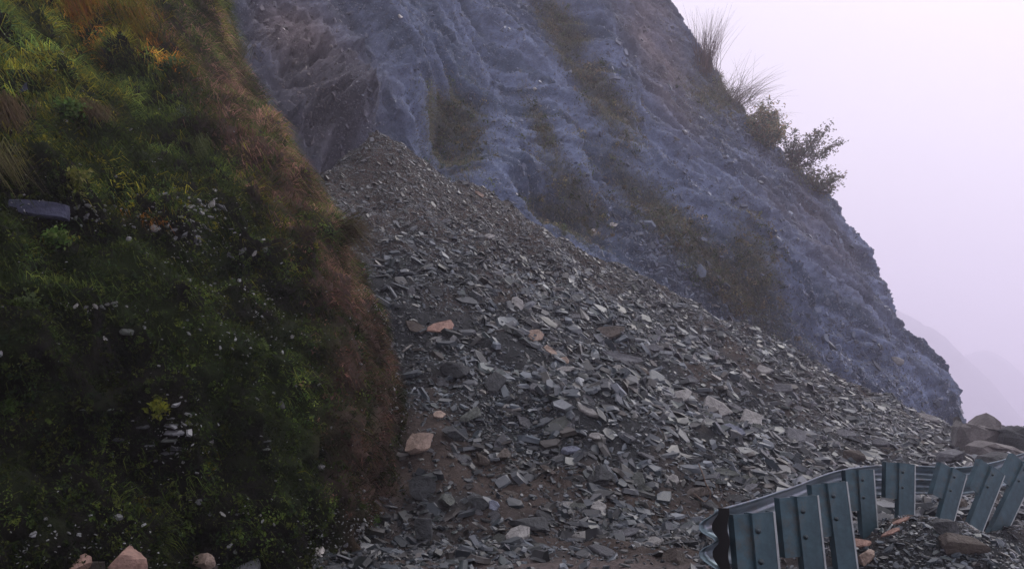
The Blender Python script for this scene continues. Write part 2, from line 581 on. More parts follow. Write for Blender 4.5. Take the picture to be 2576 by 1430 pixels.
# coordinates along the strike (a) and the fall line, streaks run down the slope
L_ = np.hypot(dx, dy)
sa = (Aa * 32.0)
fl = CPn[..., 2]
wob = 1.6 * fbm(CPn * 0.12, 3, 60) + 0.95 * fl
q1 = np.stack([(sa + wob) * 0.16, fl * 0.05, np.zeros_like(fl)], -1)
q2 = np.stack([(sa + wob + 0.25 * fl) * 0.55, fl * 0.16, np.zeros_like(fl) + 3], -1)
q3 = np.stack([(sa + wob + 0.25 * fl) * 1.7, fl * 0.55, np.zeros_like(fl) + 7], -1)
CU, CV = proj(CPn)
inner = 1 - smooth(0.93, 1.0, Aa)
craggy = np.clip(blob(CU, CV, 800, 260, 130, 260, -25) * 1.3, 0, 1)          # the rough rock right beside the bank
cd = (1.5 * fbm(q1, 3, 61) + 0.34 * ridged(q2, 3, 63)) * (0.25 + 0.75 * inner) + 0.30 * fbm(q3, 3, 65)
q4 = np.stack([(sa + wob) * 0.9, fl * 0.22, np.zeros_like(fl) + 5], -1)
cd = cd + 0.16 * ridged(q4, 3, 66)
qf = np.stack([(sa + wob) * 0.85, fl * 0.75, CPn[..., 1] * 0.5], -1) + 0.35 * fbm(CPn * 0.8, 2, 90)[..., None]
cd = cd + (0.16 + 0.60 * craggy) * facets(qf, 301) + (0.11 + 0.28 * craggy) * facets(qf * 2.3 + 5, 307) + 0.12 * fbm(CPn * 3.5, 3, 68)
cd = cd + craggy * (0.6 * ridged(CPn * np.array([0.8, 0.8, 1.3]), 4, 69))
# ribs covered with grass stand proud, the wet hollow beside them is recessed
rib1 = blob(CU, CV, 1480, 150, 45, 230, -24)
rib2 = blob(CU, CV, 1750, 635, 45, 320, -45)
rib3 = blob(CU, CV, 1415, 430, 32, 170, -25)
hol1 = blob(CU, CV, 1140, 320, 90, 120, -10)
hol2 = blob(CU, CV, 1400, 545, 110, 45, 30)
cd = cd + 1.9 * rib1 + 2.0 * rib2 + 1.4 * rib3 - 2.4 * hol1 - 2.5 * hol2 - 3.2 * blob(CU, CV, 872, 405, 48, 42, 0, 3) + 1.5 * blob(CU, CV, 885, 318, 60, 30, 25, 3) + 1.0 * blob(CU, CV, 1730, 700, 240, 55, 38, 3) + 1.3 * blob(CU, CV, 850, 280, 70, 60, 30)
cd = cd - 1.3 * blob(CU, CV, 1240, 130, 40, 230, -33) + 0.9 * blob(CU, CV, 1000, 150, 30, 250, -36) - 1.2 * blob(CU, CV, 1640, 470, 40, 260, -40) - 1.0 * blob(CU, CV, 2000, 760, 40, 200, -36)
cd = cd - 1.2 * blob(CU, CV, 935, 330, 120, 60, 30)
bedv = (fl * 0.9 + sa * 0.30 + 0.8 * fbm(CPn * 0.3, 3, 79)) * 0.9
fr = bedv - np.floor(bedv)
cd = cd + 0.16 * (fr - 0.5) * smooth(0.9, 1.0, 1.9 - fr) * smooth(-0.3, 0.4, fbm(CPn * 0.25, 3, 80)) * (1 - craggy)
bed2 = (fl * 0.8 + sa * 0.55 + 0.6 * fbm(CPn * 0.5, 3, 82)) * 1.6
fr2 = bed2 - np.floor(bed2)
cd = cd + 0.30 * (fr2 - 0.5) * (0.25 + craggy) * smooth(-0.4, 0.3, fbm(CPn * 0.5, 2, 83)) + 0.07 * fbm(CPn * 6, 2, 84)
jag = ridged(np.stack([cz * 0.5, cz * 0, cz * 0], -1), 4, 71)[Zi] * 0.45
cd = cd + (1 - inner) * jag * np.exp(-((Aa - 1) / 0.2) ** 2)
CPd = CPn + CN * cd[..., None]
CU, CV = proj(CPd)
blue = np.array([0.054, 0.077, 0.128]); bluel = np.array([0.142, 0.182, 0.292]); tan = np.array([0.19, 0.165, 0.18])  # bluish rock, made paler and bluer to paint in distance haze
green = np.array([0.095, 0.102, 0.070]); gy_ = np.array([0.125, 0.122, 0.145])
v1 = smooth(-0.35, 0.45, fbm(q2 * 1.3, 4, 73))[..., None]
q5 = np.stack([(sa + wob) * 2.4, fl * 0.35, np.zeros_like(fl) + 11], -1)
v1 = np.clip(v1 + 0.75 * fbm(q5, 3, 74)[..., None] - 0.35 * smooth(0.1, 0.5, fbm(CPd * 0.35, 3, 78))[..., None], 0, 1)
ccol = blue * (1 - v1) + bluel * v1


def over(c, colr, m):
    m = np.clip(m, 0, 1)[..., None]
    return c * (1 - m) + np.array(colr) * m


nzc = fbm(CPd * 0.6, 4, 75)
ccol = over(ccol, gy_ * 0.85, 0.9 * craggy)
ccol = over(ccol, np.array([0.055, 0.07, 0.10]), 0.9 * blob(CU, CV, 1730, 710, 250, 60, 38, 3))
ccol = over(ccol, tan, blob(CU, CV, 740, 80, 110, 70, 35) * (0.9 + 0.6 * nzc))
ccol = over(ccol, tan, 0.8 * blob(CU, CV, 1650, 90, 70, 260, -20, 3) * (0.9 + 0.7 * nzc))  # tan along the right rim paints in the brighter haze there
ccol = over(ccol, tan * 0.9, 0.5 * blob(CU, CV, 2050, 560, 60, 260, -38) * (0.8 + nzc))
GR = lambda U, V, n: np.clip(np.maximum.reduce([1.1 * blob(U, V, 1460, 150, 42, 230, -30, 3), 1.1 * blob(U, V, 1750, 630, 50, 320, -45, 3), 0.9 * blob(U, V, 1405, 420, 26, 170, -23, 3),
                                               0.8 * blob(U, V, 1440, 480, 40, 130, -38, 3), 0.9 * blob(U, V, 1140, 330, 75, 105, -10, 3),
                                               0.9 * blob(U, V, 1420, 550, 100, 40, 28, 3), 0.8 * blob(U, V, 1560, 290, 35, 60, -20),
                                               0.7 * blob(U, V, 1900, 690, 55, 160, -15, 3), 0.9 * blob(U, V, 1800, 240, 70, 50, 40)]) * (0.85 + 0.9 * n), 0, 1)
ccol = over(ccol, green, 0.8 * GR(CU, CV, nzc))
cliff, cq = grid_mesh('cliff', CPd, ccol, M['cliff'])
tag(cliff, kind='structure')

# ------------------------------------------------------------------ far hills in the mist
def hill(U0, ridge, D, thick, seed, name='hills'):
    us = np.linspace(ridge[0][0], ridge[-1][0], 160)
    vs_ = np.interp(us, [r[0] for r in ridge], [r[1] for r in ridge])
    vs_ = vs_ + 14 * fbm(np.stack([us * 0.02, us * 0, us * 0 + seed], -1), 4, seed)
    top = np.array([W(u, v, D) for u, v in zip(us, vs_)])
    rows = []
    for k, (dy_, dz_) in enumerate([(-90, -1), (-55, -0.62), (-28, -0.3), (-10, -0.1), (0, 0), (20, -0.12), (70, -0.6), (110, -1)]):
        r = top.copy()
        r[:, 1] += dy_ * thick
        r[:, 2] = top[:, 2] + dz_ * (top[:, 2] + 75) + 2.0 * fbm(np.stack([r[:, 0] * 0.05, r[:, 1] * 0.05, r[:, 2] * 0], -1), 3, seed + 2)
        rows.append(r)
    P = np.stack(rows, 1)
    o, _ = grid_mesh(name, P, np.zeros_like(P), M['hill'])
    tag(o, kind='structure')
    return o


hill(0, [(1900, 560), (2200, 740), (2290, 790), (2380, 850), (2470, 940), (2560, 1080), (2700, 1250), (2900, 1400)], 760, 1.6, 81)
hill(0, [(2100, 820), (2300, 860), (2420, 895), (2480, 880), (2540, 915), (2620, 980), (2800, 1050), (3200, 1150)], 1050, 1.8, 85)

bvh_ground = BVHTree.FromPolygons([tuple(v) for v in GP.reshape(-1, 3)], [tuple(q) for q in gq.tolist()])
bvh_bank = BVHTree.FromPolygons([tuple(v) for v in BPd.reshape(-1, 3)], [tuple(q) for q in bq.tolist()])
bvh_cliff = BVHTree.FromPolygons([tuple(v) for v in CPd.reshape(-1, 3)], [tuple(q) for q in cq.tolist()])


def cast(U, V, which=None):
    best = None
    r = Vector(ray(U, V)).normalized()
    for b in (which or (bvh_ground, bvh_bank, bvh_cliff)):
        h = b.ray_cast(Vector(EYE), r)
        if h[0] is not None and (best is None or h[3] < best[3]):
            best = h
    if best is None:
        return None
    n = best[1]
    if n.dot(r) > 0:
        n = -n
    return best[0], n, best[3]


# ------------------------------------------------------------------ scatter helpers
def surf_points(P, q, n, wfun):
    V = P.reshape(-1, 3)
    a, b, c, d = V[q[:, 0]], V[q[:, 1]], V[q[:, 2]], V[q[:, 3]]
    nr = np.cross(c - a, d - b) * 0.5
    ar = np.linalg.norm(nr, axis=1)
    cen = (a + b + c + d) / 4
    wgt = ar * wfun(cen)
    cum = np.cumsum(wgt)
    k = np.searchsorted(cum, R.random(n) * cum[-1])
    k = np.minimum(k, len(q) - 1)
    u, v = R.random(n)[:, None], R.random(n)[:, None]
    p = (a[k] * (1 - u) + b[k] * u) * (1 - v) + (d[k] * (1 - u) + c[k] * u) * v
    nn = nr[k] / np.maximum(ar[k], 1e-9)[:, None]
    return p, nn


def norm(v):
    return v / np.maximum(np.linalg.norm(v, axis=-1, keepdims=True), 1e-9)


def stone_cloud(name, p, n, size, col, flat=0.2, tilt=0.35, sink=0.1, bias=0.6, mat='shale'):
    """many irregular six-sided slabs in one mesh"""
    N_ = len(p)
    nn = norm(n + tilt * R.normal(size=(N_, 3)))
    down = np.stack([np.zeros(N_), np.zeros(N_), -np.ones(N_)], -1) + np.array([0.8, 0.25, 0])
    t = norm(bias * down + R.normal(size=(N_, 3)) * 0.45)
    t = norm(t - (t * nn).sum(1, keepdims=True) * nn)
    b = np.cross(nn, t)
    th = np.linspace(0, 2 * np.pi, 7)[:-1][None] + R.uniform(-0.38, 0.38, (N_, 6))
    rad = R.uniform(0.6, 1.05, (N_, 6))
    asp = R.uniform(0.28, 0.8, N_)[:, None]
    hgt = (size * R.uniform(0.5, 1.5, N_) * flat)[:, None]
    X = np.cos(th) * rad * size[:, None]
    Y = np.sin(th) * rad * size[:, None] * asp
    topz = hgt * (0.5 + 0.25 * R.normal(size=(N_, 6)) * 0.5)
    botz = -hgt * 0.5 + 0 * topz
    ins = R.uniform(0.72, 1.0, (N_, 6))
    c0 = p + nn * (hgt * 0.5 - sink * size[:, None])
    top = c0[:, None] + t[:, None] * (X * ins)[..., None] + b[:, None] * (Y * ins)[..., None] + nn[:, None] * topz[..., None]
    bot = c0[:, None] + t[:, None] * X[..., None] + b[:, None] * Y[..., None] + nn[:, None] * botz[..., None]
    V = np.concatenate([top, bot], 1).reshape(-1, 3)
    base = [0, 1, 2, 3, 4, 5, 11, 10, 9, 8, 7, 6]
    tot = [6, 6]
    for i in range(6):
        j = (i + 1) % 6
        base += [i, 6 + i, 6 + j, j]
        tot.append(4)
    base = np.array(base)
    loops = (base[None] + (np.arange(N_) * 12)[:, None]).ravel()
    totals = np.tile(tot, N_)
    starts = np.concatenate([[0], np.cumsum(totals)[:-1]])
    cc = np.repeat(col, 12, axis=0)
    return link_mesh(name, V, loops, starts, totals, cc, M[mat])


def shale_colors(n, P=None, warm=0.2):
    pal = np.array([[0.088, 0.100, 0.115], [0.125, 0.138, 0.16], [0.050, 0.062, 0.072], [0.21, 0.212, 0.235], [0.080, 0.097, 0.095],
                    [0.135, 0.122, 0.112], [0.30, 0.29, 0.30], [0.11, 0.088, 0.078]])
    pr = np.array([0.26, 0.20, 0.2, 0.09, 0.12, 0.06 + warm * 0.1, 0.02, 0.05 + warm * 0.1])
    c = pal[R.choice(len(pal), n, p=pr / pr.sum())]
    if P is not None:
        wm = smooth(-0.1, 0.5, fbm(P * 0.45, 3, 91) + 1.2 * smooth(4.0, 6.5, P[:, 2]) - 0.25 - 0.1 + 0.25 * np.exp(-((P[:, 1] - 9.5) / 2) ** 2))[:, None]
        c = c * (1 - 0.7 * wm) + (c * 0.75 + np.array([0.068, 0.051, 0.043])) * wm * 0.7
    return c * R.uniform(0.3, 1.3, (n, 1)) * (np.array([0.42, 0.49, 0.52]) + 0.0) * (0.72 + 0.5 * smooth(-0.35, 0.35, fbm(P * 0.55, 3, 131)))[:, None] if P is not None else c


def in_view(P, mu=250, mv=200):
    U, V = proj(P)
    return (U > -mu) & (U < 2576 + mu) & (V > -mv) & (V < 1430 + mv) & (P[:, 1] > 1)


def wground(c):
    D = np.linalg.norm(c - EYE, axis=1)
    U, V = proj(c)
    on = (D > 3) & (D < 46) & (U > -500) & (U < 3100) & (c[:, 1] > 2.5)
    x, y = c[:, 0], c[:, 1]
    # not beneath the bank, and thin on the open valley slope
    q, _ = edge_dist(x, y)
    under = (x < -2.2 - 0.45 * np.abs(y - 9)) & (y < 15)
    d = 1 / np.maximum(D, 4.5) ** 0.85
    road = np.exp(-((y - 7.9) / 0.75) ** 4 - ((x - 0.8) / 1.5) ** 4)
    lumpy = 0.3 + 1.2 * smooth(-0.3, 0.3, fbm(c * 0.8, 3, 97) + smooth(2.5, 4.5, c[:, 2])) + 1.1 * smooth(3.5, 6, c[:, 2])
    return lumpy * on * (~under) * d * (1 - 0.6 * smooth(1.6, 3.2, q)) * (1 + 0.8 * (q > 0)) * (1 - 0.9 * road)


def size_field(P):
    """slabs are fine near the crest and the left, coarse in the middle and the toe"""
    f = 0.5 + 0.7 * smooth(7.6, 2.5, P[:, 2]) * smooth(-4.0, 2.0, P[:, 0] + 0.3 * (12 - P[:, 1]).clip(0))
    return f * (0.8 + 0.5 * (fbm(P * 0.5, 2, 95) + 0.3))


n_st = 380000
p, n = surf_points(GP, gq, n_st, wground)
n[n[:, 2] < 0] *= -1
n = norm(n + np.array([0, 0, 0.85]) * smooth(6.5, 3.5, p[:, 2])[:, None])
D = np.linalg.norm(p - EYE, axis=1)
sz = (0.014 + 0.030 * R.pareto(2.7, n_st)) * size_field(p) * np.interp(D, [5, 9, 14, 22, 40], [1.0, 1.35, 1.45, 1.5, 2.4])
qq, _ = edge_dist(p[:, 0], p[:, 1])
sz = np.clip(sz * (1 - 0.5 * smooth(-0.2, 0.3, qq)), 0.00125 * D, np.minimum(np.interp(p[:, 2], [2.5, 5.5], [0.26, 0.11]), 0.016 * D * (1 - 0.5 * (qq > 0))))
o = stone_cloud('rubble', p, n, sz, shale_colors(n_st, p), flat=0.24, tilt=0.40, sink=-0.04)
tag(o, kind='stuff')
n_b = 11000
p, n = surf_points(GP, gq, n_b, lambda c: wground(c) * (0.15 + smooth(18, 9, c[:, 1])) * (edge_dist(c[:, 0], c[:, 1])[0] < -0.1))
n[n[:, 2] < 0] *= -1
sz = np.clip((0.035 + 0.03 * R.pareto(2.4, n_b)), 0, 0.19) * (0.75 + 0.4 * fbm(p * 0.8, 2, 99))
o = stone_cloud('rubble', p, n, sz, shale_colors(n_b, p) * 0.9, flat=0.6, tilt=0.6, sink=0.05)
tag(o, kind='stuff')

# scree and loose blocks on the cliff face
n_t = 9000
p, n = surf_points(CPd, cq, n_t, lambda c: blob(*proj(c), 1730, 700, 250, 62, 38, 3) + 0.35 * blob(*proj(c), 2200, 930, 220, 70, 42, 3) + 0.3 * blob(*proj(c), 1850, 330, 170, 45, 38))
n[(n @ np.array([0.6, -0.7, 0.4])) < 0] *= -1
o = stone_cloud('scree', p, n, np.clip(0.05 + 0.05 * R.pareto(2.6, n_t), 0, 0.34), np.array([0.10, 0.125, 0.17]) * R.uniform(0.4, 1.6, (n_t, 1)), flat=0.22, tilt=0.4, sink=0.0, bias=0.8)
tag(o, kind='stuff')


def craggy_at(U, V):
    return np.clip(blob(U, V, 800, 260, 130, 260, -25) * 1.3, 0, 1)


def wcliff(c):
    U, V = proj(c)
    m = 0.5 + 0.5 * craggy_at(U, V) + 4.5 * blob(U, V, 1740, 660, 240, 60, 36) + 1.2 * blob(U, V, 2150, 880, 220, 110, 45) + 1.0 * blob(U, V, 1850, 330, 180, 60, 38) + 1.0 * blob(U, V, 1500, 760, 100, 60, 30)
    m = m * (1 - GR(U, V, 0 * U)) * (0.35 + smooth(-0.2, 0.3, fbm(c * 0.7, 3, 98))) / np.linalg.norm(c - EYE, axis=1) ** 0.8
    return m * ((U > 500) & (V > -100) & (U < 2600) & (c[:, 1] < 60))


n_c = 110000
p, n = surf_points(CPd, cq, n_c, wcliff)
n[(n @ np.array([0.6, -0.7, 0.4])) < 0] *= -1
sz = np.clip(0.028 + 0.028 * R.pareto(3.2, n_c), 0, 0.17) * np.interp(np.linalg.norm(p - EYE, axis=1), [20, 50], [0.8, 1.6])
U_, V_ = proj(p)
cc = np.array([0.10, 0.125, 0.185]) * R.uniform(0.5, 1.5, (n_c, 1)) + np.array([0.2, 0.19, 0.2]) * (R.random((n_c, 1)) > 0.994)
wt_ = np.clip(blob(U_, V_, 740, 120, 120, 120, 35) + 0.8 * blob(U_, V_, 1650, 90, 70, 260, -20, 3) + 0.6 * craggy_at(U_, V_), 0, 1)[:, None]
cc = cc * (1 - wt_) + np.array([0.16, 0.14, 0.15]) * R.uniform(0.5, 1.4, (n_c, 1)) * wt_
o = stone_cloud('scree', p, n, sz, cc, flat=0.3, tilt=0.45, sink=0.1)
tag(o, kind='stuff')


# ------------------------------------------------------------------ plant cover helpers
def blades(name, p, n, L, wd, col, droop=0.8, up=0.35, spread=0.5, side=None, parent=None, mat='leaf', tipcol=1.25):
    N_ = len(p)
    r = R.normal(size=(N_, 3)) * spread
    d1 = norm(n * 0.75 + np.array([0, 0, up]) + r)
    d2 = norm(n * 0.55 + np.array([0, 0, -droop]) + r * 0.9 + (side if side is not None else 0))
    mid = p + d1 * (L * 0.45)[:, None]
    tip = mid + d2 * (L * 0.6)[:, None]
    sd = norm(np.cross(d1, R.normal(size=(N_, 3)))) * wd[:, None] * 0.5
    p0 = p - n * 0.02
    V = np.stack([p0 - sd, p0 + sd, mid + sd * 0.8, mid - sd * 0.8, tip], 1).reshape(-1, 3)
    base = np.array([0, 1, 2, 3, 3, 2, 4])
    loops = (base[None] + (np.arange(N_) * 5)[:, None]).ravel()
    totals = np.tile([4, 3], N_)
    starts = np.concatenate([[0], np.cumsum(totals)[:-1]])
    c = np.stack([col * 0.9, col * 0.9, col, col, col * tipcol], 1).reshape(-1, 3)
    return link_mesh(name, V, loops, starts, totals, c, M[mat], parent=parent)


def leaves(name, p, n, size, col, rnd=0.8, parent=None, asp=0.5, mat='leaf'):
    N_ = len(p)
    nn = norm(n + rnd * R.normal(size=(N_, 3)))
    t = norm(np.cross(nn, R.normal(size=(N_, 3))))
    b = np.cross(nn, t)
    s = size[:, None]
    lift = nn * s * 0.18
    V = np.stack([p - t * s, p - b * s * asp + lift, p + t * s * 1.1 - lift * 0.5, p + b * s * asp + lift], 1).reshape(-1, 3)
    loops = np.arange(N_ * 4)
    return link_mesh(name, V, loops, np.arange(N_) * 4, np.full(N_, 4), np.repeat(col, 4, axis=0), M[mat], parent=parent)


def wbank(c):
    U, V = proj(c)
    D = np.linalg.norm(c - EYE, axis=1)
    return ((U > -300) & (U < 1300) & (V > -250) & (V < 1550)) / np.maximum(D, 5) ** 0.8


def veg_color(P, kind_rand):
    U, V = proj(P)
    st, orr, ye = bank_zone(U, V, P)
    N_ = len(P)
    g = np.array([[0.028, 0.045, 0.010], [0.040, 0.060, 0.012], [0.018, 0.032, 0.012], [0.055, 0.070, 0.014]])[R.integers(0, 4, N_)]
    n3 = fbm(P * 1.3, 3, 101)
    g = g * (0.75 + 0.9 * smooth(-0.3, 0.5, n3))[:, None]
    yl = np.array([0.135, 0.125, 0.014]); og = np.array([0.27, 0.12, 0.02]); sw = np.array([0.165, 0.092, 0.070]); ol = np.array([0.085, 0.075, 0.03])
    k = R.random(N_)
    c = np.where((k < ye * 0.75)[:, None], yl * R.uniform(0.5, 1.1, (N_, 1)), g)
    k = R.random(N_)
    c = np.where((k < st * 1.05)[:, None], np.where((R.random(N_) < 0.7)[:, None], sw, ol) * R.uniform(0.5, 1.2, (N_, 1)), c)
    k = R.random(N_)
    c = np.where((k < orr * 0.85)[:, None], og * R.uniform(0.5, 1.1, (N_, 1)), c)
    # lighter tone up on the slope, darker low down, mottled by noise
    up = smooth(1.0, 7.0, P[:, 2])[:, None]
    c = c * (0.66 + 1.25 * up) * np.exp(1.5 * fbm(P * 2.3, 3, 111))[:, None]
    return c, st


def cover_mask(P):
    return fbm(P * 1.7, 3, 105)


# leafy moss and herbs, growing in clumps
nK = 46000
pk, nk = surf_points(BPd, bq, nK, wbank)
nk[(nk @ np.array([0.5, -0.8, 0.4])) < 0] *= -1
cm = cover_mask(pk)
U_, V_ = proj(pk)
st_, _, _ = bank_zone(U_, V_, pk)


def stone_bands(U, V):
    return np.maximum.reduce([blob(U, V, 210, 530, 60, 30), blob(U, V, 95, 530, 85, 24, 0, 4), blob(U, V, 520, 520, 55, 18), blob(U, V, 440, 1100, 40, 60),
                              blob(U, V, 900, 1340, 120, 50), 0.8 * blob(U, V, 460, 585, 70, 22, 18), 0.6 * blob(U, V, 250, 772, 90, 14, 0, 4)])


keep = (cm > -0.62 + 0.25 * R.normal(size=nK)) & (R.random(nK) > st_ * 0.8) & (R.random(nK) > 0.5 * smooth(2, 6, pk[:, 2])) & (R.random(nK) > stone_bands(U_, V_) * 1.1)
pk, nk = pk[keep], nk[keep]
nK = len(pk)
ck, _ = veg_color(pk, None)
ck = ck * np.exp(R.normal(0, 0.35, (nK, 1)))
rk = R.uniform(0.02, 0.11, nK)
per = 14
fan = R.normal(size=(nK, per, 3))
fan = norm(fan + nk[:, None] * 1.1)
p = pk[:, None] + fan * (rk[:, None] * R.uniform(0.5, 1.15, (nK, per)))[..., None]
p[..., 2] -= 0.25 * rk[:, None]
nn_ = fan.reshape(-1, 3)
c = np.repeat(ck, per, axis=0) * R.uniform(0.6, 1.5, (nK * per, 1))
lsz = np.repeat(R.uniform(0.008, 0.021, nK), per) * R.uniform(0.7, 1.3, nK * per)
o = leaves('moss', p.reshape(-1, 3), nn_, lsz, c, rnd=0.5)
tag(o, kind='stuff')
# hanging grass
nB = 260000
p, n = surf_points(BPd, bq, nB, wbank)
n[(n @ np.array([0.5, -0.8, 0.4])) < 0] *= -1
U_, V_ = proj(p)
st_, or_, _ = bank_zone(U_, V_, p)
gm = fbm(p * 1.1, 3, 107)
stoneband = stone_bands(U_, V_)
keep = (R.random(nB) < 0.12 + 0.9 * np.maximum(st_, or_) + 0.6 * smooth(0.0, 0.4, gm) + 0.75 * smooth(1.5, 5, p[:, 2])) & (R.random(nB) > stoneband)
p, n, st_ = p[keep], n[keep], st_[keep]
c, _ = veg_color(p, None)
L = R.uniform(0.08, 0.24, len(p)) * (1 + 0.9 * smooth(2, 7, p[:, 2]))
c = c * np.exp(0.9 * fbm(p * 2.5, 2, 109))[:, None]
side = np.array([0.50, 0.30, 0.0])
o = blades('hanging_grass', p, n, L, R.uniform(0.004, 0.010, len(p)), c * R.uniform(0.6, 1.4, (len(p), 1)), droop=1.15, up=0.1, spread=0.22, side=side)
tag(o, kind='stuff')

# chips of rock caught all over the bank
def wchip(c):
    U, V = proj(c)
    return wbank(c) * (0.15 + 2.2 * smooth(0.05, 0.5, fbm(c * 0.9, 3, 121)) * smooth(300, 700, V) + 7.0 * stone_bands(U, V) + 1.5 * blob(U, V, 620, 800, 140, 120) + 1.2 * blob(U, V, 430, 1100, 90, 90) + 1.0 * blob(U, V, 600, 1280, 90, 40))


n_p = 9500
p, n = surf_points(BPd, bq, n_p, wchip)
n[(n @ np.array([0.5, -0.8, 0.4])) < 0] *= -1
p = p + n * R.uniform(-0.01, 0.07, n_p)[:, None]
nf = norm(n * 0.4 + np.array([0.1, -0.2, 0.9]))
o = stone_cloud('chippings', p, nf, np.clip(0.010 + 0.010 * R.pareto(2.6, n_p), 0, 0.055), np.array([0.13, 0.138, 0.145]) * R.uniform(0.3, 1.6, (n_p, 1)), flat=0.35, tilt=0.35, sink=0.0, bias=0.0)
tag(o, kind='stuff')

# grass on the ribs of the far cliff
def wcg(c):
    U, V = proj(c)
    return GR(U, V, fbm(c * 0.6, 4, 75)) * ((V > -120) & (U > 400))


nC = 170000
p, n = surf_points(CPd, cq, nC, wcg)
n[(n @ np.array([0.6, -0.7, 0.4])) < 0] *= -1
base = np.array([[0.15, 0.165, 0.11], [0.21, 0.20, 0.135], [0.24, 0.195, 0.16], [0.11, 0.135, 0.09]])[R.integers(0, 4, nC)]
o = blades('cliff_grass', p, n, R.uniform(0.12, 0.42, nC), R.uniform(0.008, 0.02, nC), base * R.uniform(0.6, 1.4, (nC, 1)), droop=1.0, up=0.3, spread=0.4, side=np.array([0.25, -0.1, 0]))
tag(o, kind='stuff')


nK2 = 2600
pk, nk = surf_points(CPd, cq, nK2, wcg)
nk[(nk @ np.array([0.6, -0.7, 0.4])) < 0] *= -1
per = 22
rk = R.uniform(0.08, 0.38, nK2)
fan = norm(R.normal(size=(nK2, per, 3)) + nk[:, None] * 0.9)
p = pk[:, None] + fan * (rk[:, None] * R.uniform(0.4, 1.1, (nK2, per)))[..., None]
ck = np.array([[0.10, 0.12, 0.07], [0.17, 0.15, 0.085], [0.07, 0.095, 0.055], [0.19, 0.155, 0.11]])[R.integers(0, 4, nK2)] * np.exp(R.normal(0, 0.3, (nK2, 1)))
o = leaves('cliff_shrubs', p.reshape(-1, 3), fan.reshape(-1, 3), R.uniform(0.03, 0.07, nK2 * per), np.repeat(ck, per, axis=0) * R.uniform(0.6, 1.5, (nK2 * per, 1)), rnd=0.6)
tag(o, kind='stuff')


# ------------------------------------------------------------------ single stones
def slab_bm(seed, npts=7, asp=0.7, thick=0.25, angular=True, rounded=0.0):
    rs = np.random.default_rng(seed)
    if rounded:
        # an angular boulder : a cube-sphere pushed in by random cutting planes
        k = 9
        vs_ = []
        idx = {}
        fcs = []
        for ax in range(3):
            for sg in (-1, 1):
                for i in range(k):
                    for j in range(k):
                        quad = []
                        for (a, b) in ((i, j), (i + 1, j), (i + 1, j + 1), (i, j + 1)):
                            v = [0, 0, 0]
                            v[ax] = sg; v[(ax + 1) % 3] = 2 * a / k - 1; v[(ax + 2) % 3] = 2 * b / k - 1
                            key = tuple(round(x, 4) for x in v)
                            if key not in idx:
                                idx[key] = len(vs_); vs_.append(v)
                            quad.append(idx[key])
                        fcs.append(quad if sg > 0 else quad[::-1])
        V = np.array(vs_, float)
        V = V / np.linalg.norm(V, axis=1, keepdims=True)
        for _ in range(9):
            d = norm(rs.normal(size=3)); h = rs.uniform(0.32, 0.72)
            e = V @ d
            V = V - d * np.maximum(0, e - h)[:, None] * 0.95
        V = V * (1 + 0.07 * ridged(V * 1.7 + seed, 3, seed))[:, None] + 0.03 * vnoise(V * 5 + seed)[:, None] * V
        V = V * np.array([1, asp, thick])
        return V, fcs
    th = np.linspace(0, 2 * np.pi, npts + 1)[:-1] + rs.uniform(-0.32, 0.32, npts)
    rad = rs.uniform(0.68, 1.05, npts)
    if npts == 8:
        th = np.radians([4, 40, 62, 120, 142, 184, 215, 322])
        rad = np.array([1.0, 1.25, 1.12, 1.1, 1.25, 1.0, 1.22, 1.28]) * 0.93
    ring = np.stack([np.cos(th) * rad, np.sin(th) * rad * asp], -1)
    lev = [(-0.5, 0.93), (-0.15, 1.0), (0.2, 0.97), (0.42, 0.9), (0.5, 0.8)]
    V = []
    sh = rs.normal(size=2) * 0.05
    slope = rs.normal(size=2) * 0.18
    for (z, s) in lev:
        j = rs.uniform(0.95, 1.03, npts)[:, None]
        xy = ring * s * j + sh * z
        zz_ = thick * (z + 0.5 * (z > 0) * (xy @ slope)) + 0.02 * rs.normal(size=npts) * (z > 0.3)
        V += [(x, y, q) for (x, y), q in zip(xy, zz_)]
    V.append((0, 0, thick * 0.54)); V.append((0, 0, -thick * 0.5))
    Fc = []
    for l in range(len(lev) - 1):
        for i in range(npts):
            j = (i + 1) % npts
            Fc.append([l * npts + i, l * npts + j, (l + 1) * npts + j, (l + 1) * npts + i])
    T = (len(lev) - 1) * npts
    for i in range(npts):
        j = (i + 1) % npts
        Fc.append([T + i, T + j, len(V) - 2])
        Fc.append([j, i, len(V) - 1])
    return np.array(V), Fc


SM = {
    'grey': stone_mat('grey_shale', (0.11, 0.116, 0.13)), 'dark': stone_mat('dark_shale', (0.038, 0.043, 0.048)),
    'pale': stone_mat('pale_shale', (0.265, 0.265, 0.262)), 'brown': stone_mat('brown_shale', (0.082, 0.070, 0.062)),
    'orange': stone_mat('orange_rock', (0.30, 0.19, 0.155)), 'blue': stone_mat('blue_slate', (0.15, 0.17, 0.225)),
    'tan': stone_mat('tan_rock', (0.30, 0.23, 0.19)), 'white': stone_mat('white_rock', (0.58, 0.56, 0.54)),
    'green': stone_mat('green_shale', (0.085, 0.097, 0.09)), 'beige': stone_mat('beige_rock', (0.15, 0.14, 0.14)),
    'ledge': stone_mat('ledge_rock', (0.042, 0.048, 0.088)),
}


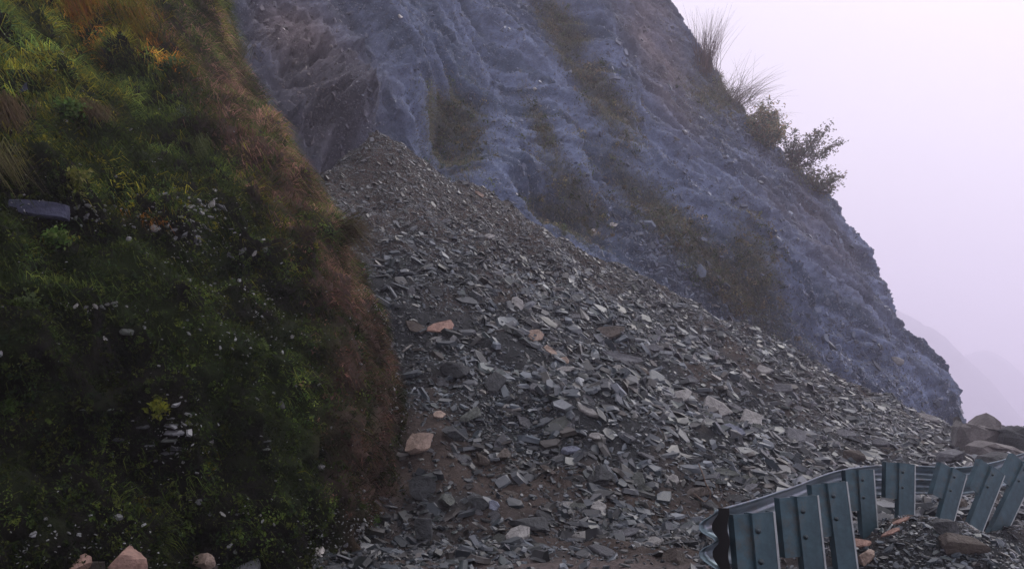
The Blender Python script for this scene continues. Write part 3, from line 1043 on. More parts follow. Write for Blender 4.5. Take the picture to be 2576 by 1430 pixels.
def place_stone(name, U, V, wpx, asp=0.65, thick=0.25, rot=0.0, mat='grey', label=None, cat='rock', group=None, seed=None,
                rounded=0, tilt=(0, 0), sink=0.25, face=0.0, which=None, at=None, npts=7, stand=False, lift=0.0):
    """wpx : width in photo units; rot : turn in the picture plane (degrees, down to the right positive); face : lean towards the camera"""
    if at is None:
        h = cast(U, V, which)
        if h is None:
            return None
        P, n_, dist = h
    else:
        P, n_, dist = Vector(at), Vector((0, 0, 1)), (Vector(at) - Vector(EYE)).length
    seed = seed if seed is not None else int(U * 7 + V * 13) % 9973
    s = 0.5 * wpx / F * dist
    Vv, Fc = slab_bm(seed, npts, asp, thick, rounded=rounded)
    toc = (Vector(EYE) - P).normalized()
    n2 = (n_ * (1 - face) + toc * face + Vector((0, 0, 0.15))).normalized()
    if stand:
        n2 = Vector((0.0, -0.35, 1)).normalized()
    right = Vector((1, 0, 0))
    t = right * math.cos(math.radians(rot)) - Vector((0, 0, 1)) * math.sin(math.radians(rot))
    t = (t - n2 * t.dot(n2)).normalized()
    b = n2.cross(t)
    m = Matrix((t, b, n2)).transposed().to_4x4()
    m = m @ Matrix.Rotation(math.radians(tilt[0]), 4, 'X') @ Matrix.Rotation(math.radians(tilt[1]), 4, 'Y')
    o = py_mesh(name, Vv * s, Fc, SM[mat])
    o.matrix_world = Matrix.Translation(P + n2 * (s * thick * 0.5 - s * sink * thick + lift)) @ m
    if label:
        tag(o, label, cat, group)
    return o


STONES = [
    # U, V, width, aspect, thick, rot, material, label
    (1108, 828, 82, 0.42, 0.13, -28, 'orange', 'long salmon orange slab lying on the left of the rubble slope'),
    (1045, 828, 62, 0.45, 0.15, 30, 'brown', 'brown slab just left of the salmon orange slab'),
    (1302, 768, 42, 0.75, 0.15, 60, 'pale', 'pale triangular slab standing up in the middle of the rubble slope'),
    (1345, 845, 44, 0.8, 0.15, -10, 'tan', 'pale tan square slab in the middle of the rubble slope'),
    (1385, 888, 50, 0.32, 0.18, 55, 'tan', 'narrow tan slab slanting down below the pale tan square slab'),
    (1418, 912, 30, 0.6, 0.3, 90, 'tan', 'small upright tan block among the slabs at mid slope'),
    (1530, 838, 92, 0.35, 0.14, -18, 'brown', 'broad brown slab lying at mid slope, right of the tan square slab'),
    (1560, 905, 110, 0.25, 0.12, 5, 'grey', 'very long thin grey slab at mid slope below the broad brown slab'),
    (1155, 938, 78, 0.5, 0.45, 8, 'dark', 'big dark overhanging block high on the left of the rubble'),
    (1240, 970, 74, 0.6, 0.25, -40, 'dark', 'dark slanted slab right of the big dark overhanging block'),
    (1345, 980, 36, 0.65, 0.3, -35, 'grey', 'rounded light grey slab lying alone at mid slope'),
    (1180, 1052, 64, 0.5, 0.4, -22, 'green', 'greenish grey block on the left of the rubble above the tan boulder'),
    (1052, 1118, 105, 0.45, 0.5, -30, 'tan', 'large tan boulder lying against the foot of the mossy bank'),
    (1130, 1100, 80, 0.4, 0.4, 8, 'dark', 'dark slab leaning on the large tan boulder'),
    (1100, 1050, 38, 0.5, 0.3, -25, 'tan', 'small tan block above the large tan boulder'),
    (1712, 1002, 62, 0.65, 0.3, -35, 'pale', 'pale block leftmost in the cluster of large slabs at centre right'),
    (1795, 1032, 86, 0.55, 0.22, 30, 'pale', 'big pale slab in the cluster of large slabs at centre right'),
    (1888, 1060, 58, 0.8, 0.3, 15, 'pale', 'pale square block right of the blue slab'),
    (1838, 1092, 74, 0.5, 0.16, 20, 'blue', 'flat blue slate slab at the bottom of the large slab cluster'),
    (1825, 1072, 56, 0.3, 0.2, 12, 'green', 'greenish slab wedged above the flat blue slab'),
    (1998, 1102, 62, 0.7, 0.25, -12, 'grey', 'light grey square slab right of the large slab cluster'),
    (2125, 1098, 58, 0.4, 0.25, 0, 'grey', 'grey rounded slab on the right of the rubble above the barrier'),
    (1435, 1140, 62, 0.32, 0.3, 3, 'blue', 'lavender grey flat slab low in the middle of the rubble'),
    (1500, 1102, 38, 0.45, 0.3, 0, 'pale', 'pale flat slab above the lavender grey slab'),
    (1575, 1105, 46, 0.4, 0.3, 25, 'grey', 'light grey oval slab right of the pale flat slab'),
    (1820, 1195, 70, 0.28, 0.18, 20, 'green', 'greenish narrow slab pointing down towards the barrier'),
    (1505, 1282, 50, 0.55, 0.3, 15, 'pale', 'pale angular slab lying near the toe of the rubble'),
    (1302, 1355, 72, 0.55, 0.3, -35, 'pale', 'pale lilac block at the toe of the rubble, left of the bare dirt'),
    (1243, 1277, 32, 0.9, 0.3, 60, 'blue', 'bluish upright slab low on the left of the rubble'),
    (1205, 1265, 56, 0.7, 0.6, 10, 'dark', 'dark block beside the bluish upright slab'),
    (1340, 1330, 110, 0.4, 0.4, -5, 'dark', 'large dark slab behind the pale lilac block'),
    (1062, 1235, 66, 0.8, 0.7, 10, 'dark', 'dark boulder against the lower end of the mossy bank'),
    (1075, 1345, 74, 0.6, 0.6, 10, 'dark', 'dark boulder at the toe of the rubble below the bank'),
    (1120, 1270, 50, 0.8, 0.7, 30, 'green', 'grey green block between the two dark boulders below the bank'),
    (1690, 1215, 40, 0.6, 0.3, -50, 'pale', 'pale slab standing on edge near the start of the barrier'),
    (1610, 1215, 46, 0.7, 0.4, -60, 'green', 'grey green slab tilted upright left of the barrier'),
    (1755, 1245, 70, 0.5, 0.45, -12, 'brown', 'brown grey block behind the curved twig'),
    (1740, 1170, 62, 0.45, 0.4, 10, 'dark', 'dark slab above the curved twig'),
    (1885, 1235, 44, 0.45, 0.25, -40, 'grey', 'light grey slab just above the near end of the barrier'),
    (1265, 1150, 50, 0.6, 0.4, -50, 'brown', 'brown upright block in the lower left of the rubble'),
    (1215, 1160, 44, 0.6, 0.6, 35, 'brown', 'rounded brown grey block left of the brown upright block'),
    (1510, 1205, 58, 0.7, 0.6, 40, 'dark', 'dark rounded block in the lower middle of the rubble'),
    (1380, 1190, 60, 0.25, 0.2, 45, 'brown', 'narrow brown slab slanting down in the lower middle of the rubble'),
    (1970, 985, 60, 0.45, 0.35, 20, 'grey', 'grey slab on the right half of the rubble slope'),
    (1920, 935, 40, 0.6, 0.35, 10, 'pale', 'small pale slab high on the right half of the rubble'),
    (2330, 1055, 74, 0.22, 0.16, 35, 'pale', 'long pale slab slanting down near the right end of the rubble'),
    (2290, 1020, 44, 0.4, 0.3, 15, 'pale', 'pale grey slab near the right end of the rubble'),
    (2210, 1120, 52, 0.4, 0.35, 5, 'grey', 'grey slab directly behind the barrier posts'),
    (2140, 1150, 60, 0.6, 0.5, 10, 'brown', 'brown block directly behind the barrier'),
    (1580, 1350, 60, 0.4, 0.25, -8, 'grey', 'low grey slab at the edge of the bare dirt'),
    (1230, 600, 34, 0.4, 0.25, -20, 'pale', 'small pale slab high on the upper rubble slope'),
    (1120, 560, 26, 0.5, 0.25, -20, 'grey', 'small grey slab high on the left of the upper slope'),
    (1205, 492, 34, 0.28, 0.2, 30, 'tan', 'thin tan slab on the skyline edge of the rubble cone'),
    (1640, 880, 52, 0.45, 0.25, -5, 'grey', 'light grey slab right of the broad brown slab'),
    (1420, 935, 50, 0.3, 0.2, -10, 'pale', 'narrow pale slab at mid slope below the tan slabs'),
]
for i, (U, V, wp, asp, th, rot, mt, lab) in enumerate(STONES):
    upright = 'upright' in lab or 'standing' in lab
    place_stone('boulder' if th > 0.38 else 'rock_slab', U, V, wp * 1.12, asp * 1.15, th, rot, mt, lab, 'boulder' if th > 0.38 else 'slab',
                rounded=1 if th > 0.38 else 0, face=0.7 if upright else 0.55, which=(bvh_ground,), seed=i * 11 + 3, sink=-0.1, lift=0.05)

# stones caught on the cliff
for (U, V, wp, asp, th, rot, mt, lab) in [
    (1492, 584, 34, 0.8, 0.3, 50, 'white', 'white angular rock lying where the cliff meets the rubble'),
    (1546, 565, 30, 0.4, 0.3, 5, 'white', 'flat white rock on the cliff right of the white angular rock'),
    (1006, 41, 15, 0.9, 0.8, 0, 'white', 'small white stone caught high on the blue grey cliff'),
    (1346, 226, 12, 0.8, 0.8, 60, 'white', 'tiny white stone halfway up the blue grey cliff'),
    (1575, 303, 24, 0.6, 0.5, 40, 'pale', 'pale stone below the grassy rib on the cliff'),
    (2255, 905, 34, 0.7, 0.5, 20, 'pale', 'pale patch of rock low on the right of the cliff'),
    (1800, 768, 26, 0.4, 0.3, 10, 'pale', 'flat pale rock at the foot of the right cliff rib'),
    (1700, 350, 22, 0.5, 0.5, 20, 'pale', 'pale stone in the rock band right of the grassy rib'),
]:
    place_stone('cliff_stone', U, V, wp, asp, th, rot, mt, lab, 'stone', rounded=1, face=0.5)

# stones at the foot of the bank
for (U, V, wp, hp, mt, lab, sd) in [
    (322, 1400, 112, 0.8, 'orange', 'big orange boulder at the foot of the mossy bank', 5),
    (192, 1424, 66, 0.6, 'orange', 'small orange boulder left of the big orange boulder', 9),
    (248, 1424, 54, 0.6, 'brown', 'brown stone wedged between the two orange boulders', 14),
    (512, 1404, 58, 1.0, 'tan', 'broken tan rock at the foot of the bank, right of the orange boulders', 21),
    (536, 1424, 34, 0.8, 'brown', 'small brown stone below the broken tan rock', 25),
    (802, 1388, 40, 0.75, 'white', 'rounded white stone on the gravel at the end of the bank', 31),
    (620, 1424, 60, 0.5, 'grey', 'grey slab half buried in moss at the bottom edge', 37),
]:
    place_stone('boulder', U, V, wp, 0.85, hp, 0, mt, lab, 'boulder', rounded=1, seed=sd, face=0.3, sink=0.0)

# stones showing through the plants
o = place_stone('rock_ledge', 98, 530, 132, 0.34, 0.25, 2, 'ledge', 'smooth blue grey rock face exposed in the bank at far left', 'ledge', face=0.9, npts=8, seed=4, sink=-0.2)
bank_st = sorted([(195, 520, 22), (215, 545, 20), (238, 530, 22), (210, 505, 14), (262, 528, 12), (285, 522, 14), (320, 530, 16), (190, 548, 16), (248, 552, 12),
           (395, 575, 22), (420, 570, 16), (440, 578, 20), (465, 590, 22), (490, 600, 18), (455, 545, 20), (480, 520, 22), (505, 515, 18), (530, 515, 22), (560, 522, 26),
           (515, 530, 14), (540, 478, 12), (575, 480, 16), (545, 635, 14), (580, 640, 22), (610, 632, 20), (640, 638, 22), (665, 630, 18),
           (170, 768, 12), (190, 770, 14), (215, 772, 12), (240, 770, 13), (262, 774, 12), (290, 768, 12), (318, 770, 10), (325, 835, 44), (262, 850, 14),
           (350, 795, 12), (372, 778, 10), (430, 1052, 16), (432, 1070, 26), (438, 1090, 34), (432, 1108, 30), (446, 1128, 28), (425, 1140, 22), (360, 1075, 24),
           (375, 1120, 20), (300, 1105, 22), (275, 1030, 16), (212, 1030, 14), (668, 1130, 18), (672, 1110, 14), (525, 1290, 22), (560, 1292, 16), (595, 1293, 12),
           (625, 1290, 14), (655, 1295, 12), (500, 1262, 16), (545, 1260, 10), (60, 225, 34), (565, 55, 30), (470, 805, 12), (505, 830, 10), (560, 775, 10),
           (735, 845, 18), (440, 600, 14), (720, 705, 10), (590, 1385, 16), (870, 1370, 14), (690, 850, 12)])
ORD = 'first second third fourth fifth sixth seventh eighth ninth tenth eleventh twelfth thirteenth fourteenth fifteenth sixteenth seventeenth eighteenth nineteenth twentieth twenty-first twenty-second twenty-third twenty-fourth twenty-fifth twenty-sixth twenty-seventh twenty-eighth twenty-ninth thirtieth'.split()
seen_in = {}
for i, (U, V, wp) in enumerate(bank_st):
    flat = 1030 <= V <= 1145
    band = 'in the lower layered patch' if flat else ('in the row at mid height' if 765 <= V <= 850 else ('in the pale band' if 470 < V < 650 else None))
    lab = {'in the lower layered patch': 'thin flat grey stone in the low layered patch',
           'in the row at mid height': 'small pale stone in the row at mid height',
           'in the pale band': 'pale stone in the rocky band on the bank'}.get(band, 'small grey stone half hidden in the bank plants')
    if V > 1250: lab = 'small pale stone showing near the bank bottom'
    if (U, V) == (325, 835): lab = 'wide cream stone below the broken row of pale stones'
    if (U, V) == (60, 225): lab = 'bluish rock high in the plants at the far left'
    if (U, V) == (565, 55): lab = 'round blue grey rock above the bank at the top of the photo'
    g = {'thin': 'thin stones in the layered patch', 'small pale stone in': 'pale stones in the mid row', 'pale stone in': 'pale stones in the rocky band',
         'small grey': 'grey stones in the bank plants', 'small pale stone showing': 'pale stones near the bank foot'}
    grp = next((v for k, v in g.items() if lab.startswith(k)), None)
    if grp:
        seen_in[grp] = seen_in.get(grp, 0) + 1
        lab = lab + ', ' + ORD[seen_in[grp] - 1] + ' from the left'
    mt = 'ledge' if 'bluish' in lab or 'round blue' in lab else ('grey' if flat or 'grey' in lab else random.choice(['pale', 'grey', 'grey', 'green']))
    if flat:
        place_stone('bank_stone', U, V, wp * 1.7, 0.6, 0.2, random.uniform(-16, 16), random.choice(['grey', 'dark', 'green']), lab, 'stone', grp, stand=True, sink=0.0, seed=i)
    else:
        rd = random.random() < 0.6 or wp > 25
        place_stone('bank_stone', U, V, wp * random.uniform(0.9, 1.5), random.uniform(0.4, 0.8), 0.7 if rd else 0.25, random.uniform(-60, 60), mt, lab, 'stone', grp, rounded=int(rd), face=0.4, sink=0.55 if rd else 0.3, seed=i * 3)

# many more single slabs strewn over the slope
protos = []
for k in range(14):
    Vv, Fc = slab_bm(500 + k, random.choice([5, 6, 7, 9]), random.uniform(0.45, 0.8), random.uniform(0.12, 0.32))
    me = bpy.data.meshes.new('shale_slab')
    me.from_pydata([tuple(v) for v in Vv], [], Fc)
    me.materials.append(None)
    protos.append(me)
kinds = [('grey', 'grey shale slab lying loose on the landslide slope', 'grey slabs on the landslide'),
         ('dark', 'dark shale slab lying loose on the landslide slope', 'dark slabs on the landslide'),
         ('brown', 'brown shale slab lying loose on the landslide slope', 'brown slabs on the landslide'),
         ('green', 'greenish shale slab lying loose on the landslide slope', 'greenish slabs on the landslide'),
         ('pale', 'pale shale slab lying loose on the landslide slope', 'pale slabs on the landslide')]
cnt = 0
meshes = {}
while cnt < 215:
    U = random.uniform(1010, 2560); V = random.uniform(720, 1400)
    h = cast(U, V)
    if h is None: continue
    P, n_, dist = h
    g = cast(U, V, (bvh_ground,))
    if g is None or abs(g[2] - dist) > 0.01: continue
    q_, _ = edge_dist(np.array([P.x]), np.array([P.y]))
    if q_[0] > -0.15: continue
    if abs(P.y - 8.1) < 0.8 and abs(P.x - 0.9) < 1.3: continue
    k = random.choices(range(5), [5, 3, 2, 2, 1.6])[0]
    pm = random.randrange(14)
    key = (pm, k)
    if key not in meshes:
        me = protos[pm].copy(); me.materials[0] = SM[kinds[k][0]]; meshes[key] = me
    o = bpy.data.objects.new('shale_slab', meshes[key])
    sc.collection.objects.link(o)
    s = (0.065 + 0.12 * random.random() ** 1.6) * (0.75 + 0.035 * dist)
    n2 = (n_ + Vector((random.gauss(0, .25), random.gauss(-0.12, .25), random.gauss(0, .2)))).normalized()
    t = Vector((1, 0, -0.5)) + Vector((random.gauss(0, .6), random.gauss(0, .6), random.gauss(0, .5)))
    t = (t - n2 * t.dot(n2)).normalized()
    b = n2.cross(t)
    o.matrix_world = Matrix.Translation(P + n2 * s * 0.06) @ Matrix((t, b, n2)).transposed().to_4x4() @ Matrix.Scale(s, 4)
    pu, pv = proj(np.array(P))
    apx = s / dist
    size_w = 'large' if apx > 0.0125 else ('middling' if apx > 0.0085 else 'small')
    row = 'high' if pv < 880 else ('midway' if pv < 1080 else ('low' if pv < 1240 else 'lowest'))
    col_w = 'close to the mossy bank' if pu < 1230 else ('left of the pale slab cluster' if pu < 1600 else ('around the pale slab cluster' if pu < 1900 else ('above the near barrier posts' if pu < 2180 else 'towards the cliff corner')))
    word = ('grey', 'dark', 'brown', 'greenish', 'pale')[k]
    tag(o, '%s %s loose slab %s on the rubble, %s' % (size_w, word, row, col_w), 'slab', kinds[k][2])
    cnt += 1

# skyline boulders at the road bend
def crag(outline, D_, depth, mt, label, seed, name='boulder', cat='boulder'):
    """an angular block : its outline in the middle, smaller faces in front and behind"""
    rs = np.random.default_rng(seed)
    pts = []
    for (a_, b_) in zip(outline, outline[1:] + outline[:1]):
        pts += [a_, tuple((np.array(a_) + b_) / 2 + rs.normal(size=2) * 2.5)]
    mid = np.array([W(u, v, D_) for u, v in pts])
    cen = mid.mean(0)
    rings = []
    for (dy_, sc_) in ((-0.55, 0.55), (-0.34, 0.88), (0, 1.0), (0.4, 0.85), (0.6, 0.5)):
        r = cen + (mid - cen) * (sc_ + rs.uniform(-0.07, 0.07, (len(mid), 1)) * (sc_ != 1.0))
        r[:, 1] += dy_ * depth + rs.normal(size=len(mid)) * 0.06 * depth
        rings.append(r)
    m = len(mid)
    V = np.concatenate(rings + [[cen + [0, -0.62 * depth, 0.1]], [cen + [0, 0.65 * depth, 0]]])
    Fc = []
    for l in range(4):
        for k in range(m):
            j = (k + 1) % m
            Fc.append([l * m + k, l * m + j, (l + 1) * m + j]); Fc.append([l * m + k, (l + 1) * m + j, (l + 1) * m + k])
    for k in range(m):
        j = (k + 1) % m
        Fc.append([5 * m, j, k]); Fc.append([5 * m + 1, 4 * m + k, 4 * m + j])
    o = py_mesh(name, V - cen, Fc, SM[mt])
    o.location = cen
    tag(o, label, cat)
    return o


crag([(2416, 1150), (2418, 1072), (2432, 1064), (2452, 1066), (2478, 1037), (2490, 1056), (2497, 1070), (2512, 1098), (2540, 1120), (2545, 1150)], 25.5, 1.4, 'beige',
     'jagged pointed grey beige boulder standing up against the mist', 61)
crag([(2530, 1165), (2526, 1098), (2536, 1080), (2556, 1070), (2584, 1078), (2610, 1100), (2625, 1165)], 24.0, 1.3, 'dark', 'dark blocky boulder at the right edge against the mist', 70)
crag([(2432, 1165), (2440, 1120), (2470, 1106), (2520, 1118), (2576, 1136), (2600, 1165)], 22.5, 1.1, 'beige', 'low broad grey boulder below the pointed boulder', 81)
crag([(2404, 1125), (2400, 1072), (2406, 1046), (2414, 1068), (2432, 1118)], 26, 0.5, 'pale', 'tall narrow pale slab leaning at the foot of the cliff corner', 77, 'rock_slab', 'slab')
crag([(2462, 1178), (2470, 1146), (2510, 1134), (2560, 1146), (2590, 1175)], 19.5, 0.8, 'dark', 'dark low boulder just behind the right end of the barrier', 84)
crag([(2360, 1160), (2368, 1138), (2400, 1128), (2432, 1140), (2445, 1162)], 20.5, 0.7, 'grey', 'grey boulder at the rubble toe left of the broad boulder', 88)

# stones outside the barrier
for (U, V, wp, asp, th, rot, mt, lab) in [
    (2265, 1312, 46, 0.4, 0.25, 10, 'orange', 'pink slab on the gravel heap outside the barrier'),
    (2240, 1340, 50, 0.4, 0.25, -5, 'orange', 'salmon slab below the pink slab on the gravel heap'),
    (2165, 1370, 56, 0.7, 0.5, -30, 'orange', 'orange rock beside the third barrier post'),
    (2180, 1412, 54, 0.7, 0.8, 5, 'tan', 'square tan rock at the bottom edge beside the third post'),
    (2420, 1380, 110, 0.8, 0.7, 30, 'brown', 'big brown boulder on the edge of the drop'),
    (2375, 1340, 64, 0.8, 0.7, 10, 'dark', 'dark boulder at the foot of the leaning sixth post'),
    (2440, 1242, 54, 0.9, 0.8, 0, 'grey', 'round grey boulder behind the leaning barrier posts'),
    (2412, 1280, 50, 0.9, 0.8, 40, 'brown', 'brown pocked boulder between the leaning posts'),
    (2500, 1315, 90, 0.4, 0.5, 25, 'grey', 'long grey boulder sliding below the barrier at right'),
    (2130, 1335, 40, 0.6, 0.4, -10, 'grey', 'grey slab between the second and third posts'),
    (2000, 1390, 60, 0.5, 0.4, 5, 'dark', 'dark slab behind the first two posts'),
    (1700, 1412, 76, 0.8, 0.6, 0, 'brown', 'brown mossy clod at the bottom edge left of the barrier end'),
]:
    place_stone('boulder' if th > .35 else 'rock_slab', U, V, wp, asp, th, rot, mt, lab, 'boulder' if th > .35 else 'slab', rounded=1 if th > .35 else 0, face=0.35, which=(bvh_ground,), sink=0.1)


# ------------------------------------------------------------------ tubes
def tube(pts, r0, r1, sides=6):
    pts = [Vector(p_) for p_ in pts]
    V, Fc = [], []
    for i, p_ in enumerate(pts):
        d = (pts[min(i + 1, len(pts) - 1)] - pts[max(i - 1, 0)]).normalized()
        a = d.orthogonal().normalized(); b = d.cross(a)
        r = r0 + (r1 - r0) * i / (len(pts) - 1)
        for k in range(sides):
            t = 2 * math.pi * k / sides
            V.append(p_ + (a * math.cos(t) + b * math.sin(t)) * r)
    for i in range(len(pts) - 1):
        for k in range(sides):
            j = (k + 1) % sides
            Fc.append([i * sides + k, i * sides + j, (i + 1) * sides + j, (i + 1) * sides + k])
    Fc.append(list(range(sides))[::-1]); Fc.append([(len(pts) - 1) * sides + k for k in range(sides)])
    return V, Fc


def join(parts):
    V, Fc = [], []
    for v, f in parts:
        k = len(V); V += list(v); Fc += [[i + k for i in q] for q in f]
    return V, Fc


h = cast(1765, 1250, (bvh_ground,))
D0 = h[0].y - 0.25
tw = [W(1757, 1165, D0 + .2), W(1768, 1190, D0 + .1), W(1775, 1215, D0), W(1788, 1236, D0 - .02), W(1786, 1252, D0 - .04), W(1772, 1262, D0 - .05), W(1762, 1254, D0 - .05), W(1745, 1240, D0)]
v_, f_ = tube(tw, 0.008, 0.014)
tag(py_mesh('twig', v_, f_, M['wood'], smooth_=True), 'thin curved brown twig sticking out of the rubble near the barrier', 'twig')
SM['bark'] = M['wood']

# ------------------------------------------------------------------ crash barrier
rail = empty('crash_barrier', RAILP[0] * np.array([1, 1, 0]))
tag(rail, 'bent galvanised steel crash barrier with leaning posts at the road edge', 'crash barrier')
rl = Vector(rail.location)


def spline(P, n):
    P = np.array(P); t = np.concatenate([[0], np.cumsum(np.linalg.norm(np.diff(P, axis=0), axis=1))])
    tt = np.linspace(0, t[-1], n)
    Q = np.stack([np.interp(tt, t, P[:, k]) for k in range(3)], -1)
    kk = np.hanning(9); kk /= kk.sum()
    return np.stack([np.convolve(np.pad(Q[:, k], 4, 'reflect', reflect_type='odd'), kk, 'valid') for k in range(3)], -1)


path = spline(RAILP, 90)
prof = [(0.000, 0.0), (0.006, -0.020), (0.020, -0.030), (0.060, -0.055), (0.082, -0.075), (0.083, -0.100), (0.062, -0.118), (0.018, -0.140), (0.004, -0.156),
        (0.018, -0.172), (0.062, -0.194), (0.083, -0.212), (0.082, -0.237), (0.060, -0.257), (0.020, -0.282), (0.006, -0.292), (0.000, -0.312)]
m_ = len(prof)
V, Fc = [], []
for i, P in enumerate(path):
    d = path[min(i + 1, 89)] - path[max(i - 1, 0)]
    d = d / np.linalg.norm(d)
    side_ = norm(np.cross(np.array([0, 0, 1.0]), d))            # towards the road (left of travel)
    upv = np.cross(d, side_)
    tw_ = 0.0
    if i > 60: tw_ = min(1, (i - 60) / 12) * 0.75
    if i < 3: side_ = norm(side_ - 0.35 * d * (3 - i) / 3)
    s2 = side_ * math.cos(tw_) + upv * math.sin(tw_); u2 = upv * math.cos(tw_) - side_ * math.sin(tw_)
    for (a, b) in prof:
        V.append(P + s2 * (a + 0.10) + u2 * b)
for (a_off) in (0,):
    for i in range(89):
        for k in range(m_ - 1):
            a = i * m_ + k
            Fc.append([a, a + 1, a + 1 + m_, a + m_])
V = [Vector(v) - rl for v in V]
beam = py_mesh('beam', V, Fc, M['beam'], rail, True)
sd_ = beam.modifiers.new('Solidify', 'SOLIDIFY'); sd_.thickness = 0.005
# black wavy strip across the end of the beam
P = path[0]; d = norm(path[2] - path[0]); side_ = norm(np.cross(np.array([0, 0, 1.0]), d))
V, Fc = [], []
for th_ in (-0.012, -0.004):
    for (a, b) in [(0.008, 0.012)] + prof + [(0.008, -0.45)]:
        V.append(Vector(P + side_ * (a * 0.45 + 0.085) + d * th_ + np.array([0, 0, b])) - rl)
        V.append(Vector(P + side_ * (a * 0.15 + 0.030) + d * th_ + np.array([0, 0, b])) - rl)
k_ = m_ + 2
for l in range(2):
    for k in range(k_ - 1):
        a = l * 2 * k_ + k * 2
        f = [a, a + 1, a + 3, a + 2]
        Fc.append(f if l else f[::-1])
for k in range(k_ - 1):
    a = k * 2; b = 2 * k_ + k * 2
    Fc.append([a, a + 2, b + 2, b]); Fc.append([a + 1, b + 1, b + 3, a + 3])
Fc.append([0, 2 * k_, 2 * k_ + 1, 1]); Fc.append([2 * k_ - 2, 2 * k_ - 1, 4 * k_ - 1, 4 * k_ - 2])
py_mesh('end_strip', V, Fc, M['black'], rail)


def channel(w_, dep, h_, t_=0.007, lips=True):
    """open C section standing up : web facing -Y, flanges going back; top at z = 0"""
    o = [(-w_ / 2, dep), (-w_ / 2, 0), (w_ / 2, 0), (w_ / 2, dep)]
    i = [(w_ / 2 - t_, dep), (w_ / 2 - t_, t_), (-w_ / 2 + t_, t_), (-w_ / 2 + t_, dep)]
    pts = o + i
    V = [(x, y, 0) for x, y in pts] + [(x, y, -h_) for x, y in pts]
    Fc = []
    for k in range(8):
        j = (k + 1) % 8
        Fc.append([k, 8 + k, 8 + j, j])
    for s_ in (0, 8):
        for q in ((0, 1, 6, 7), (1, 2, 5, 6), (2, 3, 4, 5)):
            f = [s_ + x for x in q]
            Fc.append(f if s_ else f[::-1])
    return V, Fc


def dome(r, h_):
    V, Fc = [], []
    n = 8
    for (rr_, yy) in ((r * 1.5, 0), (r * 1.5, -h_ * 0.25), (r, -h_ * 0.3), (r, -h_ * 0.8), (r * 0.6, -h_)):
        for k in range(n):
            t = 2 * math.pi * k / n
            V.append((rr_ * math.cos(t), yy, rr_ * math.sin(t)))
    for l in range(4):
        for k in range(n):
            j = (k + 1) % n
            Fc.append([l * n + k, l * n + j, (l + 1) * n + j, (l + 1) * n + k])
    Fc.append([4 * n + k for k in range(n)])
    return V, Fc


POSTS = [  # Utop centre of the web, Vtop, D, width px, tilt (deg, base to the left +), height, yaw
    (1918, 1288, 4.75, 56, -2.5, 1.1, 0),
    (2030, 1246, 5.65, 54, -3.0, 1.1, 0),
    (2105, 1212, 6.35, 50, -4.0, 1.1, 0),
    (2178, 1180, 8.2, 40, 0.0, 0.75, 0),
    (2282, 1165, 9.3, 42, 6.0, 0.95, 0),
    (2415, 1184, 9.8, 42, 25.0, 0.95, 5),
    (2512, 1182, 10.1, 42, 33.0, 1.0, 5),
    (2592, 1172, 10.5, 42, 38.0, 1.0, 5),
]
for (U, Vt, D_, wp, tl, h_, yaw) in POSTS:
    P = Vector(W(U, Vt, D_))
    wm = wp / F * D_
    v_, f_ = channel(wm, 0.07, h_)
    po = py_mesh('post', v_, f_, M['steel'], rail)
    po.location = P - rl
    po.rotation_euler = (math.radians(-2), math.radians(tl), math.radians(12 + yaw))
    # added bright strip that paints the lit edge of the right flange
    v_, f_ = channel(0.012, 0.004, h_ * 0.995, 0.003)
    eo = py_mesh('lit_flange_strip', [(x + wm / 2 + 0.0062, y - 0.003, z - 0.002) for x, y, z in v_], f_, M['edge'], po)
    v_, f_ = channel(wm * 0.85, 0.07, 0.36)
    so = py_mesh('spacer_block', [(x - wm * 0.84, y + 0.03, z - 0.004) for x, y, z in v_], f_, M['steel'], po)
    for zb in (-0.09, -0.245):
        v_, f_ = dome(0.011, 0.018)
        bo = py_mesh('bolt', [(x - wm * 0.28, y - 0.0005, z + zb) for x, y, z in v_], f_, M['bolt'], po, True)

# ------------------------------------------------------------------ plants
def tuft(name, base, nrm_, n, L, wd, col, label, cat, group=None, up=1.0, spread=0.35, lean=(0.2, 0, 0), segs=5, curve=0.5, rbase=0.15):
    """long stalks : each a tapering strip of several segments"""
    V, loops, totals, cols = [], [], [], []
    base = np.array(base)
    for i in range(n):
        p0 = base + np.array([random.gauss(0, rbase), random.gauss(0, rbase * 0.6), random.gauss(0, rbase * 0.4)])
        d = np.array([random.gauss(lean[0], spread), random.gauss(lean[1], spread), up])
        d /= np.linalg.norm(d)
        ln = L * random.uniform(0.55, 1.1); w_ = wd * random.uniform(0.6, 1.3)
        sidev = norm(np.cross(d, np.array([random.gauss(0, .3), -1, random.gauss(0, .3)])))
        k0 = len(V)
        cc = np.array(col[random.randrange(len(col))]) * random.uniform(0.7, 1.3)
        pt = p0.copy(); dd = d.copy()
        for s in range(segs + 1):
            f = 1 - s / segs * 0.85
            V += [pt - sidev * w_ * f / 2, pt + sidev * w_ * f / 2]; cols += [cc, cc]
            dd = dd + np.array([d[0] * curve * 0.5, 0, -curve / segs]); dd /= np.linalg.norm(dd)
            pt = pt + dd * ln / segs
        for s in range(segs):
            a = k0 + s * 2
            loops += [a, a + 1, a + 3, a + 2]; totals.append(4)
    totals = np.array(totals); starts = np.concatenate([[0], np.cumsum(totals)[:-1]])
    o = link_mesh(name, np.array(V) , np.array(loops), starts, totals, np.array(cols), M['leaf'])
    tag(o, label, cat, group)
    return o


def sil(U, V, dv=12):
    """a point on the cliff just inside its outline"""
    for k in range(60):
        h = cast(U - k * 4, V + k * 2, (bvh_cliff,))
        if h: return np.array(h[0])
    return W(U, V, 46)


